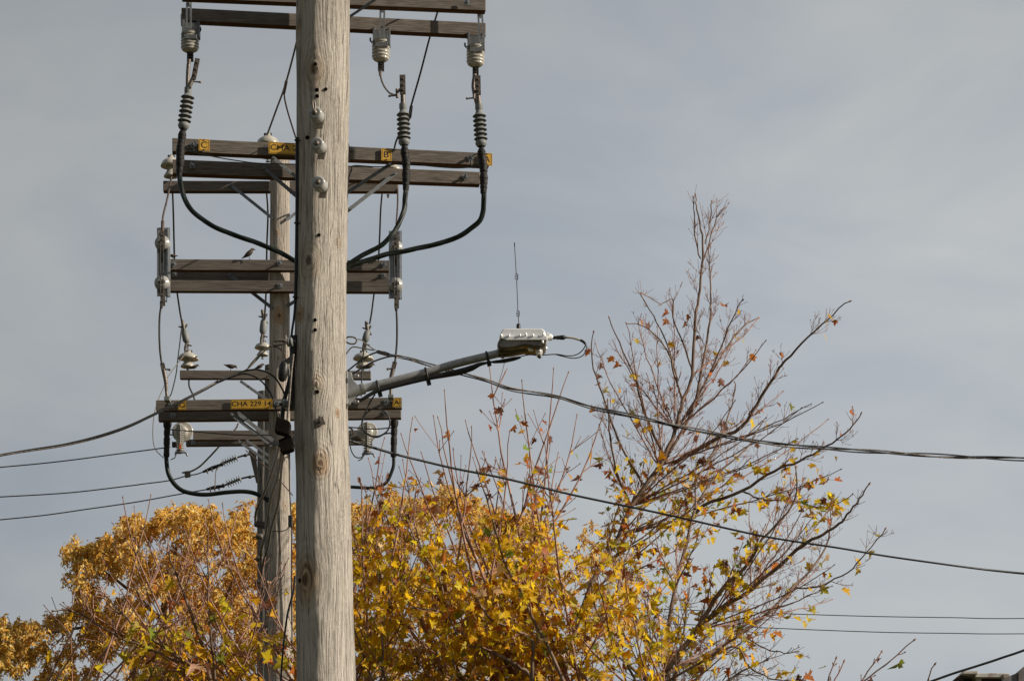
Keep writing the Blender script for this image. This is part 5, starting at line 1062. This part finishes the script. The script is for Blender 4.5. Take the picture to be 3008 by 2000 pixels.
# far trees with small golden leaves
FINE = np.array([(0.84, 0.54, 0.12), (0.76, 0.42, 0.055), (0.90, 0.72, 0.32), (0.36, 0.17, 0.045)])
def inside(poly, x, y):
    c = False; j = len(poly) - 1
    for i in range(len(poly)):
        if (poly[i][1] > y) != (poly[j][1] > y) and x < (poly[j][0] - poly[i][0]) * (y - poly[i][1]) / (poly[j][1] - poly[i][1]) + poly[i][0]: c = not c
        j = i
    return c
def far_tree(label, poly, d, nclump, per, limbs, seed, dep, dens, wts, size):
    R_ = np.random.default_rng(seed); xs = [p[0] for p in poly]; ys = [p[1] for p in poly]
    base = P((min(xs) + max(xs)) / 2, 2000, d); t = thing('golden_tree', label, 'tree', (P(limbs[0][0][0][0], 2000, d).x, d, 0), 'far trees with small golden leaves')
    T = Tree(seed); cen = []
    while len(cen) < nclump:
        x, y = R_.uniform(min(xs), max(xs)), R_.uniform(min(ys), max(ys))
        if inside(poly, x, y) and R_.random() < dens(x, y): cen.append((x, y))
    for k in range(int(nclump * 0.35)):   # sprays standing out along the upper outline
        i = R_.integers(0, len(poly) - 1); u = R_.random(); x = poly[i][0] * (1 - u) + poly[i + 1][0] * u; y = poly[i][1] * (1 - u) + poly[i + 1][1] * u
        if y < 1990 and R_.random() < dens(x, y): cen.append((x + R_.normal(0, 13), y + R_.normal(4, 10)))
    pos, mid, nrm, cols, sz = [], [], [], [], []
    for (x, y) in cen:
        dd = d + R_.normal(0, dep); c = np.array(P(x, y, dd)); m = int(per * R_.uniform(0.5, 1.5)); s_ = M(1, x, y, dd)
        ax = np.array([R_.normal(0, .5), R_.normal(0, .5), R_.uniform(0.3, 1)]); ax /= np.linalg.norm(ax); L0 = R_.uniform(14, 34) * s_
        u = R_.uniform(-1, 1, m); p = c + ax * (u * L0)[:, None] + R_.normal(0, 1, (m, 3)) * (7.5 * s_ * (1.15 - 0.6 * (u + 1) / 2))[:, None]
        pos.append(p); md = R_.normal(0, 0.7, (m, 3)) + np.array([0.1, 0, -0.75]); mid.append(md); nrm.append(R_.normal(0, 0.65, (m, 3)) + np.array([0.85, -0.45, 0.5]))
        W = np.array(wts) * R_.uniform(0.5, 1.5, 4); W /= W.sum(); ci = R_.choice(4, m, True, W); cols.append(FINE[ci] * R_.uniform(0.7, 1.2, (m, 1)))
        e0, e1 = Vector(c - ax * L0 * 1.6), Vector(c + ax * L0); T.twig.tube([e0, e0.lerp(e1, .5) + Vector((0.01, 0, 0.01)), e1], [0.007, 0.005, 0.003], 3, 0, False)
    pos = np.concatenate(pos); n = len(pos)
    for pts, w0, w1 in limbs:
        P_ = T.limb_px(pts, (d, d), w0, w1); T.sprout(P_, 0.7, 1.5, 1, 0.2, 0.014, 0.7, 0.1, 0.005)
    T.trunk_to_ground(P(*limbs[0][0][0], d), M(limbs[0][1] / 2, 1000, 1900, d), 0.3)
    part('trunk', T.limb, M_BARK, t); part('twigs', T.twig, M_TWIG, t)
    leaf_object('leaves', t, M_FINE, small_template(), pos, size * R_.uniform(0.65, 1.3, n), np.concatenate(mid), np.concatenate(nrm), np.clip(np.concatenate(cols), .004, .9), R_, 0.3, 0.3)
pl = [(-40, 1848), (20, 1838), (70, 1842), (130, 1830), (190, 1810), (245, 1768), (250, 1720), (222, 1680), (200, 1635), (192, 1622), (225, 1608), (262, 1622), (305, 1592), (335, 1618), (375, 1550), (400, 1530), (440, 1545), (485, 1512), (530, 1530), (552, 1500), (580, 1520), (608, 1510), (640, 1545), (690, 1540), (735, 1490), (770, 1475), (830, 1480), (900, 1520), (900, 2240), (300, 2200), (260, 1980), (210, 2090), (120, 2060), (105, 1998), (50, 1955), (-40, 1970)]
def dl(x, y):
    g = math.sin(x * .021 + 1) * math.sin(y * .027 + x * .006); return max(0.06, min(1, 0.62 + g * 0.75)) * (0.55 if (y > 1930 and x < 420) else 1)
far_tree('wide golden tree beyond the poles at lower left', pl, 45, 1200, 66, [([(520, 2090), (505, 1960), (480, 1820), (500, 1690), (520, 1600)], 40, 6), ([(500, 1960), (400, 1880), (280, 1840), (140, 1860), (40, 1880)], 16, 4), ([(485, 1830), (390, 1740), (310, 1680), (260, 1650)], 13, 4), ([(505, 1950), (620, 1820), (700, 1680), (760, 1560)], 16, 4)], 41, 1.3, dl, (5, 3.6, 2.2, 1.0), 0.080)
pr = [(980, 1530), (1040, 1505), (1100, 1495), (1140, 1472), (1180, 1470), (1240, 1485), (1320, 1452), (1380, 1465), (1430, 1520), (1500, 1510), (1560, 1530), (1640, 1540), (1720, 1552), (1800, 1585), (1850, 1650), (1880, 1720), (1850, 1820), (1800, 1900), (1820, 2240), (960, 2240)]
def dr_(x, y):
    g = math.sin(x * .019 + 2) * math.sin(y * .023 + x * .004); return max(0.08, min(1, 0.62 + g * 0.6)) * (1 if x < 1640 else 0.4) * (1 if x > 1060 or y < 1750 else 0.5)
far_tree('golden tree behind the yellow maples right of the thick front pole', pr, 48, 830, 60, [([(1440, 2090), (1470, 1960), (1500, 1840), (1560, 1720), (1620, 1600)], 44, 6), ([(1465, 1980), (1400, 1890), (1410, 1800), (1450, 1700), (1440, 1590)], 22, 5), ([(1490, 1870), (1620, 1790), (1740, 1700), (1800, 1640)], 18, 4), ([(1460, 1990), (1330, 1900), (1230, 1760), (1180, 1600)], 18, 4)], 43, 1.3, dr_, (4, 3.6, 2.4, 1.3), 0.080)

# distant leafless tree seen through the gap
t = thing('bare_tree', 'hazy tangle of fine leafless twigs far behind the forked maple', 'bare tree', (P(2000, 2000, 52).x, 52.0, 0))
T = Tree(51)
for pts in [[(1980, 2090), (1960, 1960), (1900, 1860), (1840, 1770)], [(1980, 2090), (1990, 1950), (2010, 1850), (2020, 1760)], [(1980, 2090), (2060, 1980), (2120, 1900), (2170, 1850)], [(1980, 2090), (1900, 2000), (1820, 1930), (1770, 1880)], [(1990, 2090), (2090, 2030), (2180, 1970), (2250, 1940)]]:
    P_ = T.limb_px(pts, (52, 52), 14, 3); T.sprout(P_, 0.5, 1.5, 2, 0.2, 0.016, 0.75, 0.06, 0.0055)
T.trunk_to_ground(P(1980, 2080, 52), 0.12)
part('trunk', T.limb, M_BARK, t); part('branches', T.twig, M_BARK, t)
